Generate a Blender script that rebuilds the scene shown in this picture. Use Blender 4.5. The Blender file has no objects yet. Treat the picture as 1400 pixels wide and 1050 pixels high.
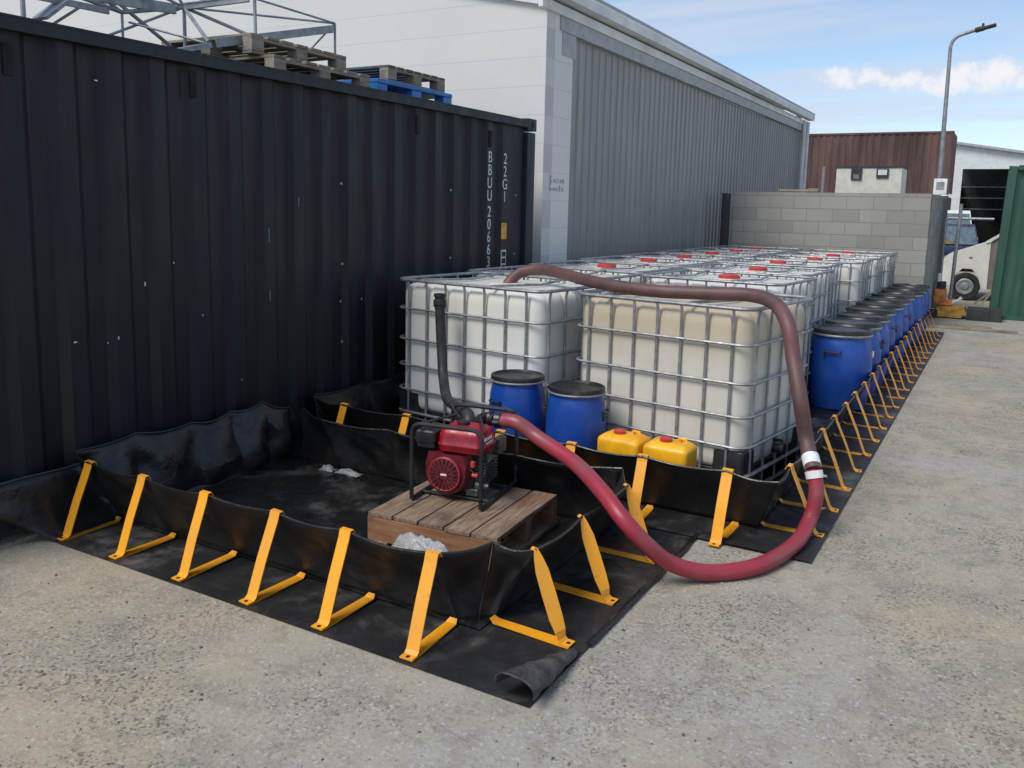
import bpy, bmesh, math, random
from mathutils import Vector, Matrix, noise
random.seed(7)
S = bpy.context.scene
R = math.radians; PI = math.pi
C = S.collection
# ---------------------------------------------------------------- camera
cam = bpy.data.cameras.new('camera'); co = bpy.data.objects.new('camera', cam); C.objects.link(co); S.camera = co
def cam_axes(p, r, a):
    cp, sp, ca, sa = math.cos(p), math.sin(p), math.cos(a), math.sin(a)
    f = Vector((-sa*cp, ca*cp, -sp)); rt = Vector((ca, sa, 0)); up = rt.cross(f)
    c, s = math.cos(r), math.sin(r)
    return c*rt+s*up, -s*rt+c*up, f
rt, up, fw = cam_axes(R(8.28), R(1.31), R(29.72))
m = Matrix.Identity(4)
for i in range(3):
    m[i][0], m[i][1], m[i][2] = rt[i], up[i], -fw[i]
m.translation = Vector((0, 0, 1.72)); co.matrix_world = m
cam.sensor_width = 36; cam.sensor_fit = 'HORIZONTAL'; cam.lens = 1175/1400*36; cam.shift_y = -(525-454)/1400
cam.clip_start = .05; cam.clip_end = 2000
# ---------------------------------------------------------------- sky and sun
SUN_EL, SUN_AZ = R(52), R(200)        # azimuth clockwise from +Y
W = bpy.data.worlds.new("World"); S.world = W; W.use_nodes = True
nt = W.node_tree; nd = nt.nodes; lk = nt.links; nd.clear()
out = nd.new('ShaderNodeOutputWorld'); bg = nd.new('ShaderNodeBackground'); lk.new(bg.outputs[0], out.inputs[0])
sky = nd.new('ShaderNodeTexSky'); sky.sky_type = 'NISHITA'; sky.sun_disc = False
sky.sun_elevation = SUN_EL; sky.sun_rotation = SUN_AZ; sky.air_density = 1.0; sky.dust_density = .3; sky.ozone_density = 2.5
bg.inputs['Strength'].default_value = .112
def N(t, **k):
    n = nd.new(t)
    for a, b in k.items(): setattr(n, a, b)
    return n
def M_(op, a, b=None, clamp=False):
    n = N('ShaderNodeMath', operation=op, use_clamp=clamp)
    for i, v in enumerate((a, b)):
        if v is None: continue
        if isinstance(v, (int, float)): n.inputs[i].default_value = v
        else: lk.new(v, n.inputs[i])
    return n.outputs[0]
def MR(v, a, b, c=0., d=1.):
    n = N('ShaderNodeMapRange', interpolation_type='SMOOTHSTEP'); lk.new(v, n.inputs[0])
    for i, x in enumerate((a, b, c, d)): n.inputs[i+1].default_value = x
    return n.outputs[0]
tc = N('ShaderNodeTexCoord')
sep = N('ShaderNodeSeparateXYZ'); lk.new(tc.outputs['Generated'], sep.inputs[0])
# veil of high cloud: noise on the direction projected to a plane overhead
zz = M_('MAXIMUM', sep.outputs[2], .03); zz = M_('ADD', zz, .10)
px_ = M_('DIVIDE', sep.outputs[0], zz); py_ = M_('DIVIDE', sep.outputs[1], zz)
cb = N('ShaderNodeCombineXYZ'); lk.new(px_, cb.inputs[0]); lk.new(py_, cb.inputs[1])
mp = N('ShaderNodeMapping'); lk.new(cb.outputs[0], mp.inputs[0]); mp.inputs['Scale'].default_value = (.40, 1.6, 1); mp.inputs['Rotation'].default_value = (0, 0, .5)
mp.inputs['Location'].default_value = (2.3, 1.1, 0)
n1 = N('ShaderNodeTexNoise'); lk.new(mp.outputs[0], n1.inputs[0]); n1.inputs['Scale'].default_value = .75; n1.inputs['Detail'].default_value = 7; n1.inputs['Roughness'].default_value = .55; n1.inputs['Distortion'].default_value = .4
veil = MR(n1.outputs[0], .38, .66, .0, .8)
low = MR(sep.outputs[2], .0, .15, .5, 0.)
cov = M_('MAXIMUM', veil, low)
# small cumulus banks low over the yard, each a noisy blob round a sky direction
n2 = N('ShaderNodeTexNoise'); lk.new(tc.outputs['Generated'], n2.inputs[0]); n2.inputs['Scale'].default_value = 48; n2.inputs['Detail'].default_value = 6; n2.inputs['Roughness'].default_value = .6
nj = M_('MULTIPLY', M_('SUBTRACT', n2.outputs[0], .5), 1.5)
cum = None
def puff(az, el, wa, we):
    global cum
    d = Vector((math.sin(R(az))*math.cos(R(el)), math.cos(R(az))*math.cos(R(el)), math.sin(R(el))))
    sx = Vector((math.cos(R(az)), -math.sin(R(az)), 0)); sz = d.cross(sx)*-1
    def dot(v):
        n = N('ShaderNodeVectorMath', operation='DOT_PRODUCT'); lk.new(tc.outputs['Generated'], n.inputs[0]); n.inputs[1].default_value = v; return n.outputs['Value']
    a = M_('DIVIDE', dot(sx), R(wa)); b = M_('DIVIDE', M_('SUBTRACT', dot(sz), 0), R(we))
    r2 = M_('ADD', M_('MULTIPLY', a, a), M_('MULTIPLY', b, b))
    front = M_('GREATER_THAN', dot(d), 0)
    v = M_('MULTIPLY', MR(M_('ADD', r2, M_('MULTIPLY', nj, 3.4)), -.2, 1.5, 1., 0.), front)
    cum = v if cum is None else M_('MAXIMUM', cum, v)
for q in PUFFS if 'PUFFS' in globals() else [(-9.6, 8.2, 1.9, .7), (-5.6, 7.8, 1.7, .65), (-4.0, 7.5, 2.4, .6), (-2.0, 8.0, 2.2, .85), (0.6, 7.6, 1.8, .5), (9, 9, 5, 1.6), (24, 12, 9, 3), (-75, 14, 12, 4), (60, 17, 10, 3)]: puff(*q)
mx = N('ShaderNodeMix', data_type='RGBA'); lk.new(cov, mx.inputs[0]); lk.new(sky.outputs[0], mx.inputs[6]); mx.inputs[7].default_value = (4.3, 4.7, 5.7, 1)
mx2 = N('ShaderNodeMix', data_type='RGBA'); lk.new(cum, mx2.inputs[0]); lk.new(mx.outputs[2], mx2.inputs[6]); mx2.inputs[7].default_value = (6.0, 6.0, 6.3, 1)
lk.new(mx2.outputs[2], bg.inputs[0])
sun = bpy.data.lights.new('sun', 'SUN'); so = bpy.data.objects.new('sun', sun); C.objects.link(so)
sun.energy = 2.3; sun.angle = R(28); sun.color = (1, .94, .85)
sd = Vector((math.sin(SUN_AZ)*math.cos(SUN_EL), math.cos(SUN_AZ)*math.cos(SUN_EL), math.sin(SUN_EL)))
so.rotation_euler = sd.to_track_quat('Z', 'Y').to_euler()
S.view_settings.view_transform = 'Standard'; S.view_settings.look = 'None'; S.view_settings.gamma = 1; S.view_settings.exposure = .42
S.render.resolution_x = 1024; S.render.resolution_y = 768

# ---------------------------------------------------------------- materials
class NT:
    """small helper round a material's node tree"""
    def __init__(s, name, rough=.5, metal=0, spec=.5):
        s.m = bpy.data.materials.new(name); s.m.use_nodes = True; s.t = s.m.node_tree; s.n = s.t.nodes; s.l = s.t.links
        s.b = s.n['Principled BSDF']; s.b.inputs['Roughness'].default_value = rough; s.b.inputs['Metallic'].default_value = metal
        s.b.inputs['Specular IOR Level'].default_value = spec
        s.tc = s.n.new('ShaderNodeTexCoord'); s.base = None
    def vec(s, scale=(1, 1, 1), kind='Object', rnd=False, rot=(0, 0, 0)):
        mp = s.n.new('ShaderNodeMapping'); s.l.new(s.tc.outputs[kind], mp.inputs[0]); mp.inputs['Scale'].default_value = scale; mp.inputs['Rotation'].default_value = rot
        if rnd:
            oi = s.n.new('ShaderNodeObjectInfo'); mu = s.n.new('ShaderNodeMath'); mu.operation = 'MULTIPLY'; mu.inputs[1].default_value = 37
            s.l.new(oi.outputs['Random'], mu.inputs[0]); s.l.new(mu.outputs[0], mp.inputs['Location'])
        return mp.outputs[0]
    def noise(s, v, scale, detail=4, rough=.55, dist=0):
        n = s.n.new('ShaderNodeTexNoise'); s.l.new(v, n.inputs[0]); n.inputs['Scale'].default_value = scale; n.inputs['Detail'].default_value = detail; n.inputs['Roughness'].default_value = rough; n.inputs['Distortion'].default_value = dist
        return n.outputs[0]
    def voro(s, v, scale, feature='F1', out='Distance'):
        n = s.n.new('ShaderNodeTexVoronoi'); n.feature = feature; s.l.new(v, n.inputs[0]); n.inputs['Scale'].default_value = scale
        return n.outputs[out]
    def mr(s, v, a, b, c=0., d=1.):
        n = s.n.new('ShaderNodeMapRange'); n.interpolation_type = 'SMOOTHSTEP'; s.l.new(v, n.inputs[0])
        for i, x in enumerate((a, b, c, d)): n.inputs[i+1].default_value = x
        return n.outputs[0]
    def math(s, op, a, b=None):
        n = s.n.new('ShaderNodeMath'); n.operation = op
        for i, v in enumerate((a, b)):
            if v is None: continue
            if isinstance(v, (int, float)): n.inputs[i].default_value = v
            else: s.l.new(v, n.inputs[i])
        return n.outputs[0]
    def sep(s, v):
        n = s.n.new('ShaderNodeSeparateXYZ'); s.l.new(v, n.inputs[0]); return n.outputs
    def mix(s, f, a, b):
        n = s.n.new('ShaderNodeMix'); n.data_type = 'RGBA'
        for i, v in ((0, f), (6, a), (7, b)):
            if isinstance(v, tuple): n.inputs[i].default_value = (*v, 1) if len(v) == 3 else v
            elif isinstance(v, (int, float)): n.inputs[i].default_value = v
            else: s.l.new(v, n.inputs[i])
        return n.outputs[2]
    def col(s, c):
        if isinstance(c, tuple): s.b.inputs['Base Color'].default_value = (*c, 1)
        else: s.l.new(c, s.b.inputs['Base Color'])
        return s
    def rough(s, v): s.l.new(v, s.b.inputs['Roughness']); return s
    def bump(s, h, st=.3, d=.01):
        n = s.n.new('ShaderNodeBump'); n.inputs['Strength'].default_value = st; n.inputs['Distance'].default_value = d; s.l.new(h, n.inputs['Height']); s.l.new(n.outputs[0], s.b.inputs['Normal']); return s

def plain(name, c, rough=.5, metal=0, var=.25, scale=6, bump=0, spec=.5, rnd=True):
    """one colour with uneven wear"""
    t = NT(name, rough, metal, spec); v = t.vec(rnd=rnd)
    f = t.noise(v, scale, 6, .6)
    d = tuple(x*(1-var) for x in c); l = tuple(min(1, x*(1+var*.6)+.01*var) for x in c)
    t.col(t.mix(t.mr(f, .3, .7), d, l)); t.rough(t.mr(t.noise(v, scale*2.3, 4), .3, .7, max(.05, rough-.1), min(1, rough+.12)))
    if bump: t.bump(t.noise(v, scale*12, 4), bump, .002)
    return t.m
M = {}
# ground: compacted gravel and worn seal
t = NT('gravel', .95, spec=.2); v = t.vec()
big = t.noise(v, .35, 5, .6, .4); mid = t.noise(v, 2.2, 5, .65, .3); fine = t.noise(v, 60, 4, .75); grit = t.voro(v, 95, out='Color'); pits = t.voro(v, 42)
mm = t.noise(v, 9, 5, .7, .2); m2 = t.noise(v, 28, 4, .7)
base = t.mix(t.mr(big, .42, .60), (.365, .348, .298), (.395, .340, .245))
base = t.mix(t.mr(mid, .42, .70, 0, .75), base, (.275, .258, .22))
base = t.mix(t.mr(mm, .45, .72, 0, .55), base, (.20, .18, .145))
base = t.mix(t.mr(m2, .5, .75, 0, .5), base, (.45, .435, .40))
grm = t.mr(t.noise(v, .9, 5, .65, .6), .42, .62); base = t.mix(t.math('MULTIPLY', t.mr(fine, .48, .70), t.math('ADD', .35, t.math('MULTIPLY', grm, .5))), base, (.12, .115, .10))
gx = t.n.new('ShaderNodeSeparateColor'); t.l.new(grit, gx.inputs[0])
base = t.mix(t.mr(gx.outputs[0], .90, .98, 0, .45), base, (.52, .51, .48))
base = t.mix(t.math('MULTIPLY', t.mr(gx.outputs[1], .80, .92, 0, .75), grm), base, (.10, .095, .08))
base = t.mix(t.math('MULTIPLY', t.mr(pits, .0, .25, .65, 0), t.mr(mid, .45, .6)), base, (.09, .085, .075))
t.col(base).bump(t.math('ADD', t.math('MULTIPLY', fine, .8), t.math('ADD', t.math('MULTIPLY', mm, 1.5), t.math('MULTIPLY', grit, .2))), .6, .006); M['gravel'] = t.m
t = NT('stone_chip', .9, spec=.2); v = t.vec(); cc = t.voro(v, 30, out='Color'); gx = t.n.new('ShaderNodeSeparateColor'); t.l.new(cc, gx.inputs[0])
t.col(t.mix(gx.outputs[0], (.085, .08, .07), (.38, .365, .33))); M['chips'] = t.m
# black sheet of the bunds
def pvc(name, rough, dusty, bs=.6, base=(.012, .0122, .0128)):
    t = NT(name, rough, spec=.45); v = t.vec()
    n = t.noise(v, 1.7, 6, .65, .8); n2 = t.noise(v, 9, 5, .6); wr = t.noise(v, 3.2, 5, .55, 1.6)
    f = t.math('MULTIPLY', t.mr(n, .48, .72), t.mr(n2, .3, .7)); f = t.math('MULTIPLY', f, dusty)
    t.col(t.mix(f, base, (.19, .183, .165)))
    t.rough(t.mr(n2, .3, .75, rough-.08, rough+.2)); t.bump(t.math('ADD', wr, t.math('MULTIPLY', n2, .12)), bs, .035)
    return t.m
t = NT('worn_sheet', .5, spec=.4); v = t.vec(); t.col(t.mix(t.mr(t.noise(v, 7, 6, .7, 1.), .3, .7), (.018, .018, .0185), (.105, .10, .095))); t.bump(t.noise(v, 9, 5, .6, 1.5), .7, .02); M['pvc_fold'] = t.m
M['pvc_front'] = pvc('black_sheet_front', .44, .3, .22)
M['pvc'] = pvc('black_sheet', .29, .22, .35); M['pvc_mat'] = pvc('black_sheet_dusty', .46, .75, .5, (.019, .019, .0195)); M['pvc_floor'] = pvc('black_sheet_floor', .19, .6, .8)
# yellow steel
t = NT('yellow_steel', .42); v = t.vec(rnd=True); t.col(t.mix(t.mr(t.noise(v, 22, 5, .7), .60, .72, 0, .75), t.mix(t.mr(t.noise(v, 5, 4), .35, .7), (.88, .37, .012), (.76, .33, .03)), (.40, .22, .07))); t.bump(t.noise(v, 40), .08, .002); M['yellow'] = t.m
M['hole'] = plain('dark_hole', (.01, .01, .01), .9, var=0)
# container paint
def cpaint(name, c, rough, rust=.35):
    t = NT(name, rough, spec=.4); v = t.vec(); vs = t.vec((3, 3, .35))
    a = t.noise(v, 1.4, 6, .6); st = t.noise(vs, 3, 6, .65); chip = t.noise(v, 34, 3, .6)
    b = t.mix(t.mr(a, .35, .7, 0, .6), c, tuple(x*.72 for x in c)); b = t.mix(t.mr(st, .45, .75, 0, .45), b, tuple(x*1.6+.008 for x in c))
    b = t.mix(t.mr(chip, .74, .80, 0, rust), b, (.22, .2, .18))
    t.col(b); t.rough(t.mr(st, .3, .7, rough-.08, rough+.15)); t.bump(t.noise(v, 5, 3), .25, .01); return t.m
M['cont_black'] = cpaint('black_container_paint', (.0068, .0088, .0132), .5)
M['cont_rail'] = cpaint('black_container_rail', (.013, .017, .023), .5)
M['cont_green'] = cpaint('green_container_paint', (.028, .085, .06), .55, .1)
t = NT('rusty_container', .8); v = t.vec((1, 1, .12)); a = t.noise(v, 1.6, 7, .7); t.col(t.mix(t.mr(a, .35, .65), (.05, .03, .027), (.12, .068, .06))); M['rusty'] = t.m
# painted block wall: courses drawn as real grooves by bump
def blocks(name, c1, c2, mortar, bw, bh, axis, mort=.008, str_=.5, off=.5, dirt=.3, plain_=.0):
    t = NT(name, .85, spec=.25)
    s = t.sep(t.tc.outputs['Object']); cbn = t.n.new('ShaderNodeCombineXYZ'); t.l.new(s[axis], cbn.inputs[0]); t.l.new(s[2], cbn.inputs[1])
    br = t.n.new('ShaderNodeTexBrick'); t.l.new(cbn.outputs[0], br.inputs[0]); br.offset = off; br.inputs['Scale'].default_value = 1
    br.inputs['Brick Width'].default_value = bw; br.inputs['Row Height'].default_value = bh; br.inputs['Mortar Size'].default_value = mort; br.inputs['Mortar Smooth'].default_value = .4
    br.inputs['Color1'].default_value = (*c1, 1); br.inputs['Color2'].default_value = (*c2, 1); br.inputs['Mortar'].default_value = (*mortar, 1)
    v = t.vec(); a = t.noise(v, 1.1, 6, .6); b = t.noise(v, 40, 4, .7)
    col = t.mix(t.mr(a, .4, .75, 0, dirt), br.outputs['Color'], tuple(x*.72 for x in c1)); col = t.mix(t.mr(b, .4, .8, 0, .22), col, tuple(x*.7 for x in c1))
    t.col(col); t.bump(t.math('ADD', t.math('MULTIPLY', br.outputs['Fac'], -1.), t.math('MULTIPLY', b, .25)), str_, .008); return t.m
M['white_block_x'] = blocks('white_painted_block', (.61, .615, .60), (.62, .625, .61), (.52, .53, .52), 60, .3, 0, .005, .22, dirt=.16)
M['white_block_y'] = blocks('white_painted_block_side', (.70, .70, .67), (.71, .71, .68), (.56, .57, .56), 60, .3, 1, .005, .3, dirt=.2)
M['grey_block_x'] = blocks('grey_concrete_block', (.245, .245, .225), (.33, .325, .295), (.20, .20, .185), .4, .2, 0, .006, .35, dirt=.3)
M['grey_block_y'] = blocks('grey_concrete_block_side', (.30, .295, .265), (.37, .36, .325), (.24, .235, .21), .4, .2, 1, .006, .35, dirt=.3)  # colour lightened against the front blocks, standing in for sun this face misses
t = NT('grey_cladding', .45, .0); v = t.vec((1, 2.5, .25)); t.col(t.mix(t.mr(t.noise(v, 3, 6, .65), .35, .7), (.225, .22, .213), (.285, .279, .27))); t.bump(t.noise(v, 20, 3), .08, .002); M['cladding'] = t.m
M['white_trim'] = plain('white_trim', (.68, .69, .67), .5, var=.15, scale=2)
M['roof_grey'] = plain('grey_roof', (.34, .36, .37), .5, var=.15)
# tanks, cages, drums
def hdpe(name, c, c2, amt, lo, hi):
    t = NT(name, .42, spec=.4); v = t.vec(rnd=True); s = t.sep(t.tc.outputs['Object'])
    n = t.noise(v, 3, 6, .6, .4); st = t.noise(t.vec((1, 1, .2), rnd=True), 8, 5, .6)
    band = t.mr(t.math('ADD', s[2], t.math('MULTIPLY', t.math('SUBTRACT', n, .5), .35)), lo, hi)
    col = t.mix(t.math('MULTIPLY', band, amt), c, c2); col = t.mix(t.mr(st, .45, .8, 0, .3), col, tuple(x*.72 for x in c))
    oi = t.n.new('ShaderNodeObjectInfo'); hs = t.n.new('ShaderNodeHueSaturation'); t.l.new(col, hs.inputs['Color']); t.l.new(t.mr(oi.outputs['Random'], 0, 1, .9, 1.06), hs.inputs['Value'])
    t.col(hs.outputs[0]); t.b.inputs['Subsurface Weight'].default_value = .12; t.b.inputs['Subsurface Radius'].default_value = (.05, .045, .03); t.bump(n, .15, .01); return t.m
M['tank'] = hdpe('translucent_plastic', (.68, .685, .655), (.62, .60, .50), .4, .55, .95)
M['tank_stain'] = hdpe('stained_plastic', (.66, .64, .575), (.52, .44, .29), .8, .68, 1.02)
M['galv'] = plain('galvanised_steel', (.31, .32, .33), .5, .5, var=.3, scale=20)
M['galv_dull'] = plain('dull_galvanised_steel', (.27, .30, .315), .55, .45, var=.3, scale=8)
M['black_plastic'] = plain('black_plastic', (.018, .018, .02), .5, var=.4)
M['lid_red'] = plain('red_cap', (.50, .04, .035), .45)
t = NT('drum_blue', .33, spec=.5); v = t.vec(rnd=True); t.col(t.mix(t.mr(t.noise(v, 5, 6, .6), .4, .75), (.007, .055, .30), (.014, .085, .36))); t.rough(t.mr(t.noise(v, 9, 5), .3, .7, .28, .5)); t.bump(t.noise(v, 3), .1, .01); M['blue'] = t.m
t = NT('drum_lid', .4); v = t.vec(rnd=True); t.col(t.mix(t.mr(t.noise(v, 6, 6, .7), .5, .75, 0, .8), (.018, .018, .019), (.12, .115, .105))); M['drum_lid'] = t.m
M['jerry'] = plain('yellow_plastic', (.84, .42, .012), .4, var=.18, scale=8)
M['label_white'] = plain('white_label', (.72, .73, .73), .5, var=.15, scale=30)
M['lettering'] = plain('white_lettering', (.62, .66, .68), .6, var=.3, scale=20)
M['sticker'] = plain('yellow_sticker', (.72, .38, .02), .5, var=.25, scale=30)
# hoses
t = NT('red_hose', .42); v = t.vec(); t.col(t.mix(t.mr(t.noise(v, 4, 6, .65), .38, .68), (.33, .030, .050), (.23, .07, .075))); t.bump(t.noise(v, 30, 4), .12, .003); M['hose_red'] = t.m
t = NT('dirty_red_hose', .55); v = t.vec(); t.col(t.mix(t.mr(t.noise(v, 5, 6, .65), .35, .7), (.15, .065, .065), (.075, .05, .047))); t.bump(t.noise(v, 30, 4), .12, .003); M['hose_dirty'] = t.m
M['rubber'] = plain('black_rubber', (.028, .029, .031), .6, var=.4, scale=14)
# pump
M['pump_maroon'] = plain('dusty_red_paint', (.15, .008, .018), .5, var=.4, scale=14)
M['pump_red'] = plain('red_engine_paint', (.36, .006, .02), .36, var=.3, scale=12)
M['pump_dark'] = plain('dark_cast_metal', (.045, .045, .047), .5, .4, var=.5, scale=30)
M['pump_black'] = plain('black_engine_plastic', (.02, .02, .021), .42, var=.3)
M['alloy'] = plain('cast_alloy', (.15, .15, .145), .45, .7, var=.5, scale=30)
# wood
def wood(name, c1, c2, axis, red=0.):
    sc = [9, 9, 9]; sc[axis] = .9
    t = NT(name, .8, spec=.25); v = t.vec(tuple(sc), rnd=True); g = t.noise(v, 6, 7, .7, .6); v2 = t.vec(rnd=True); b = t.noise(v2, 4, 5, .6)
    col = t.mix(t.mr(g, .3, .7), c1, c2); col = t.mix(t.mr(b, .5, .72, 0, .6), col, tuple(x*.45 for x in c1))
    if red: col = t.mix(t.mr(t.noise(v2, 3, 3), .55, .7, 0, red), col, (.26, .06, .035))
    t.col(col); t.bump(g, .35, .004); return t.m
M['wood_y'] = wood('weathered_board', (.13, .085, .058), (.32, .235, .165), 1, .4)
M['wood_x'] = wood('red_brown_plank', (.22, .10, .055), (.33, .18, .10), 0)
M['wood_grey_x'] = wood('grey_board', (.19, .165, .13), (.33, .29, .23), 0)
M['wood_grey_y'] = wood('grey_board_cross', (.19, .165, .13), (.33, .29, .23), 1)
M['wood_dark'] = wood('dark_board', (.075, .08, .08), (.13, .135, .13), 1)
M['pallet_blue'] = plain('blue_pallet', (.02, .17, .50), .45, var=.25)
M['cream'] = plain('cream_panel', (.56, .55, .48), .6, var=.12)
M['van_white'] = plain('white_car_paint', (.70, .69, .66), .3, var=.08)
M['van_pillar'] = plain('grey_brown_panel', (.20, .17, .155), .5, var=.2)
M['car_blue'] = plain('dark_blue_paint', (.02, .03, .065), .25, var=.2)
M['tyre'] = plain('tyre_rubber', (.02, .02, .02), .7, var=.3)
M['glass'] = plain('car_glass', (.10, .15, .17), .12, var=.3)
M['headlight'] = plain('headlight', (.6, .62, .62), .2, .3, var=.2)
M['orange'] = plain('orange_paint', (.62, .20, .05), .5, var=.45, scale=14)
M['yellow_dirty'] = plain('dirty_yellow_paint', (.50, .27, .04), .6, var=.45, scale=12)
M['dark_inside'] = plain('dark_interior', (.035, .038, .042), .8, var=.3)
M['shed_white'] = plain('white_sheet', (.60, .63, .63), .6, var=.1)
M['marker'] = plain('marker_ink', (.36, .34, .33), .7, var=.2)
t = NT('clear_plastic', .22, spec=.7); v = t.vec(); t.col((.62, .64, .65)); t.b.inputs['Transmission Weight'].default_value = .35; t.b.inputs['Alpha'].default_value = .62; t.bump(t.noise(v, 26, 5, .6, 1.2), .9, .012); M['film'] = t.m

# ---------------------------------------------------------------- mesh helpers
class MB:
    def __init__(s): s.v = []; s.f = []; s.mi = []; s.sm = []
    def add(s, vs, fs, mi=0, smooth=False):
        o = len(s.v); s.v += [Vector(q) for q in vs]
        for f in fs: s.f.append([i+o for i in f]); s.mi.append(mi); s.sm.append(smooth)
        return s
    def box(s, c, d, rz=0, mi=0, bev=0, rot=None):
        hx, hy, hz = d[0]/2, d[1]/2, d[2]/2; mt = rot if rot else Matrix.Rotation(rz, 3, 'Z'); c = Vector(c)
        if bev:
            bm = bmesh.new(); bmesh.ops.create_cube(bm, size=1); bmesh.ops.scale(bm, vec=d, verts=bm.verts)
            bmesh.ops.bevel(bm, geom=bm.edges[:], offset=min(bev, min(d)*.45), segments=3, profile=.6, affect='EDGES')
            bm.verts.index_update(); s.add([c+mt @ w.co for w in bm.verts], [[w.index for w in f.verts] for f in bm.faces], mi, True); bm.free(); return s
        vs = [c+mt @ Vector((x*hx, y*hy, z*hz)) for z in (-1, 1) for y in (-1, 1) for x in (-1, 1)]
        return s.add(vs, [(0, 2, 3, 1), (4, 5, 7, 6), (0, 1, 5, 4), (2, 6, 7, 3), (0, 4, 6, 2), (1, 3, 7, 5)], mi)
    def bar(s, a, b, w, h, mi=0):
        a = Vector(a); b = Vector(b); d = b-a; q = d.to_track_quat('Y', 'Z').to_matrix(); return s.box((a+b)/2, (w, d.length, h), rot=q, mi=mi)
    def tube(s, pts, r, seg=8, closed=False, mi=0, cap=True):
        pts = [Vector(p) for p in pts]; n = len(pts); rr = r if isinstance(r, (list, tuple)) else [r]*n
        T = []
        for i in range(n):
            a = pts[(i-1) % n] if closed or i > 0 else pts[i]; b = pts[(i+1) % n] if closed or i < n-1 else pts[i]; T.append((b-a).normalized())
        ref = Vector((0, 0, 1)) if abs(T[0].z) < .9 else Vector((1, 0, 0)); u = T[0].cross(ref).normalized(); vs = []
        for i in range(n):
            u = (u-T[i]*u.dot(T[i])).normalized(); w = T[i].cross(u)
            for k in range(seg): a = 2*PI*k/seg; vs.append(pts[i]+(u*math.cos(a)+w*math.sin(a))*rr[i])
        fs = [];
        for i in range(n if closed else n-1):
            j = (i+1) % n
            for k in range(seg): l = (k+1) % seg; fs.append((i*seg+k, i*seg+l, j*seg+l, j*seg+k))
        if cap and not closed: fs.append(tuple(range(seg))[::-1]); fs.append(tuple((n-1)*seg+k for k in range(seg)))
        return s.add(vs, fs, mi, True)
    def lathe(s, prof, seg=32, c=(0, 0, 0), axis='Z', mi=0, smooth=True, rot=None):
        c = Vector(c); vs = []; n = len(prof)
        for r, z in prof:
            for k in range(seg):
                a = 2*PI*k/seg; p = Vector((r*math.cos(a), r*math.sin(a), z))
                if axis == 'Y': p = Vector((p.x, -p.z, p.y))
                if axis == 'X': p = Vector((p.z, p.x, p.y))
                if rot: p = rot @ p
                vs.append(c+p)
        fs = [(i*seg+k, i*seg+(k+1) % seg, (i+1)*seg+(k+1) % seg, (i+1)*seg+k) for i in range(n-1) for k in range(seg)]
        if prof[0][0] > 1e-4: fs.append(tuple(range(seg))[::-1])
        if prof[-1][0] > 1e-4: fs.append(tuple((n-1)*seg+k for k in range(seg)))
        return s.add(vs, fs, mi, smooth)
    def grid(s, fn, nu, nv, mi=0, smooth=True):
        return s.add([fn(i/nu, j/nv) for j in range(nv+1) for i in range(nu+1)], [(j*(nu+1)+i, j*(nu+1)+i+1, (j+1)*(nu+1)+i+1, (j+1)*(nu+1)+i) for j in range(nv) for i in range(nu)], mi, smooth)
    def prism(s, poly, z0, z1, plane='XY', mi=0, smooth=False):
        def P(a, b, z): return {'XY': (a, b, z), 'XZ': (a, z, b), 'YZ': (z, a, b)}[plane]
        n = len(poly); return s.add([P(a, b, z0) for a, b in poly]+[P(a, b, z1) for a, b in poly], [tuple(range(n))[::-1], tuple(range(n, 2*n))]+[(i, (i+1) % n, n+(i+1) % n, n+i) for i in range(n)], mi, smooth)
    def build(s, name, mats, parent=None, loc=None, weld=True, sol=0, edge=35):
        me = bpy.data.meshes.new(name); me.from_pydata(s.v, [], s.f)
        for mt in (mats if isinstance(mats, (list, tuple)) else [mats]): me.materials.append(M[mt] if isinstance(mt, str) else mt)
        me.polygons.foreach_set('material_index', s.mi); me.polygons.foreach_set('use_smooth', s.sm)
        bm = bmesh.new(); bm.from_mesh(me)
        if weld: bmesh.ops.remove_doubles(bm, verts=bm.verts, dist=1e-5)
        bmesh.ops.recalc_face_normals(bm, faces=bm.faces)
        for e in bm.edges:
            if len(e.link_faces) == 2 and e.calc_face_angle(0) > R(edge): e.smooth = False
        bm.to_mesh(me); bm.free()
        o = bpy.data.objects.new(name, me); C.objects.link(o)
        if sol: md = o.modifiers.new('thickness', 'SOLIDIFY'); md.thickness = sol; md.offset = 0
        if parent: o.parent = parent
        if loc: o.location = loc
        return o
def tag(o, label=None, cat=None, group=None, kind=None):
    if label: o['label'] = label
    if cat: o['category'] = cat
    if group: o['group'] = group
    if kind: o['kind'] = kind
    return o
def empty(name, label, cat, loc=(0, 0, 0), rz=0, group=None):
    o = bpy.data.objects.new(name, None); C.objects.link(o); o.empty_display_size = .2; o.location = loc; o.rotation_euler = (0, 0, rz); return tag(o, label, cat, group)
def copy_tree(o, parent=None):
    c = o.copy(); C.objects.link(c)
    if parent: c.parent = parent
    for ch in [x for x in bpy.data.objects if x.parent == o]: copy_tree(ch, c)
    return c
def text_mesh(name, body, size, mat, parent, mw, ext=.001, align='CENTER'):
    cu = bpy.data.curves.new(name, 'FONT'); cu.body = body; cu.size = size; cu.extrude = ext; cu.align_x = align; cu.align_y = 'CENTER'
    tmp = bpy.data.objects.new(name, cu); C.objects.link(tmp); bpy.context.view_layer.update()
    me = bpy.data.meshes.new_from_object(tmp.evaluated_get(bpy.context.evaluated_depsgraph_get())); bpy.data.objects.remove(tmp)
    me.materials.clear(); me.materials.append(M[mat]); me.transform(mw)
    o = bpy.data.objects.new(name, me); C.objects.link(o); o.parent = parent; return o
def nz(x, y, z=0, s=1): return noise.noise(Vector((x*s, y*s, z*s)))
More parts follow.
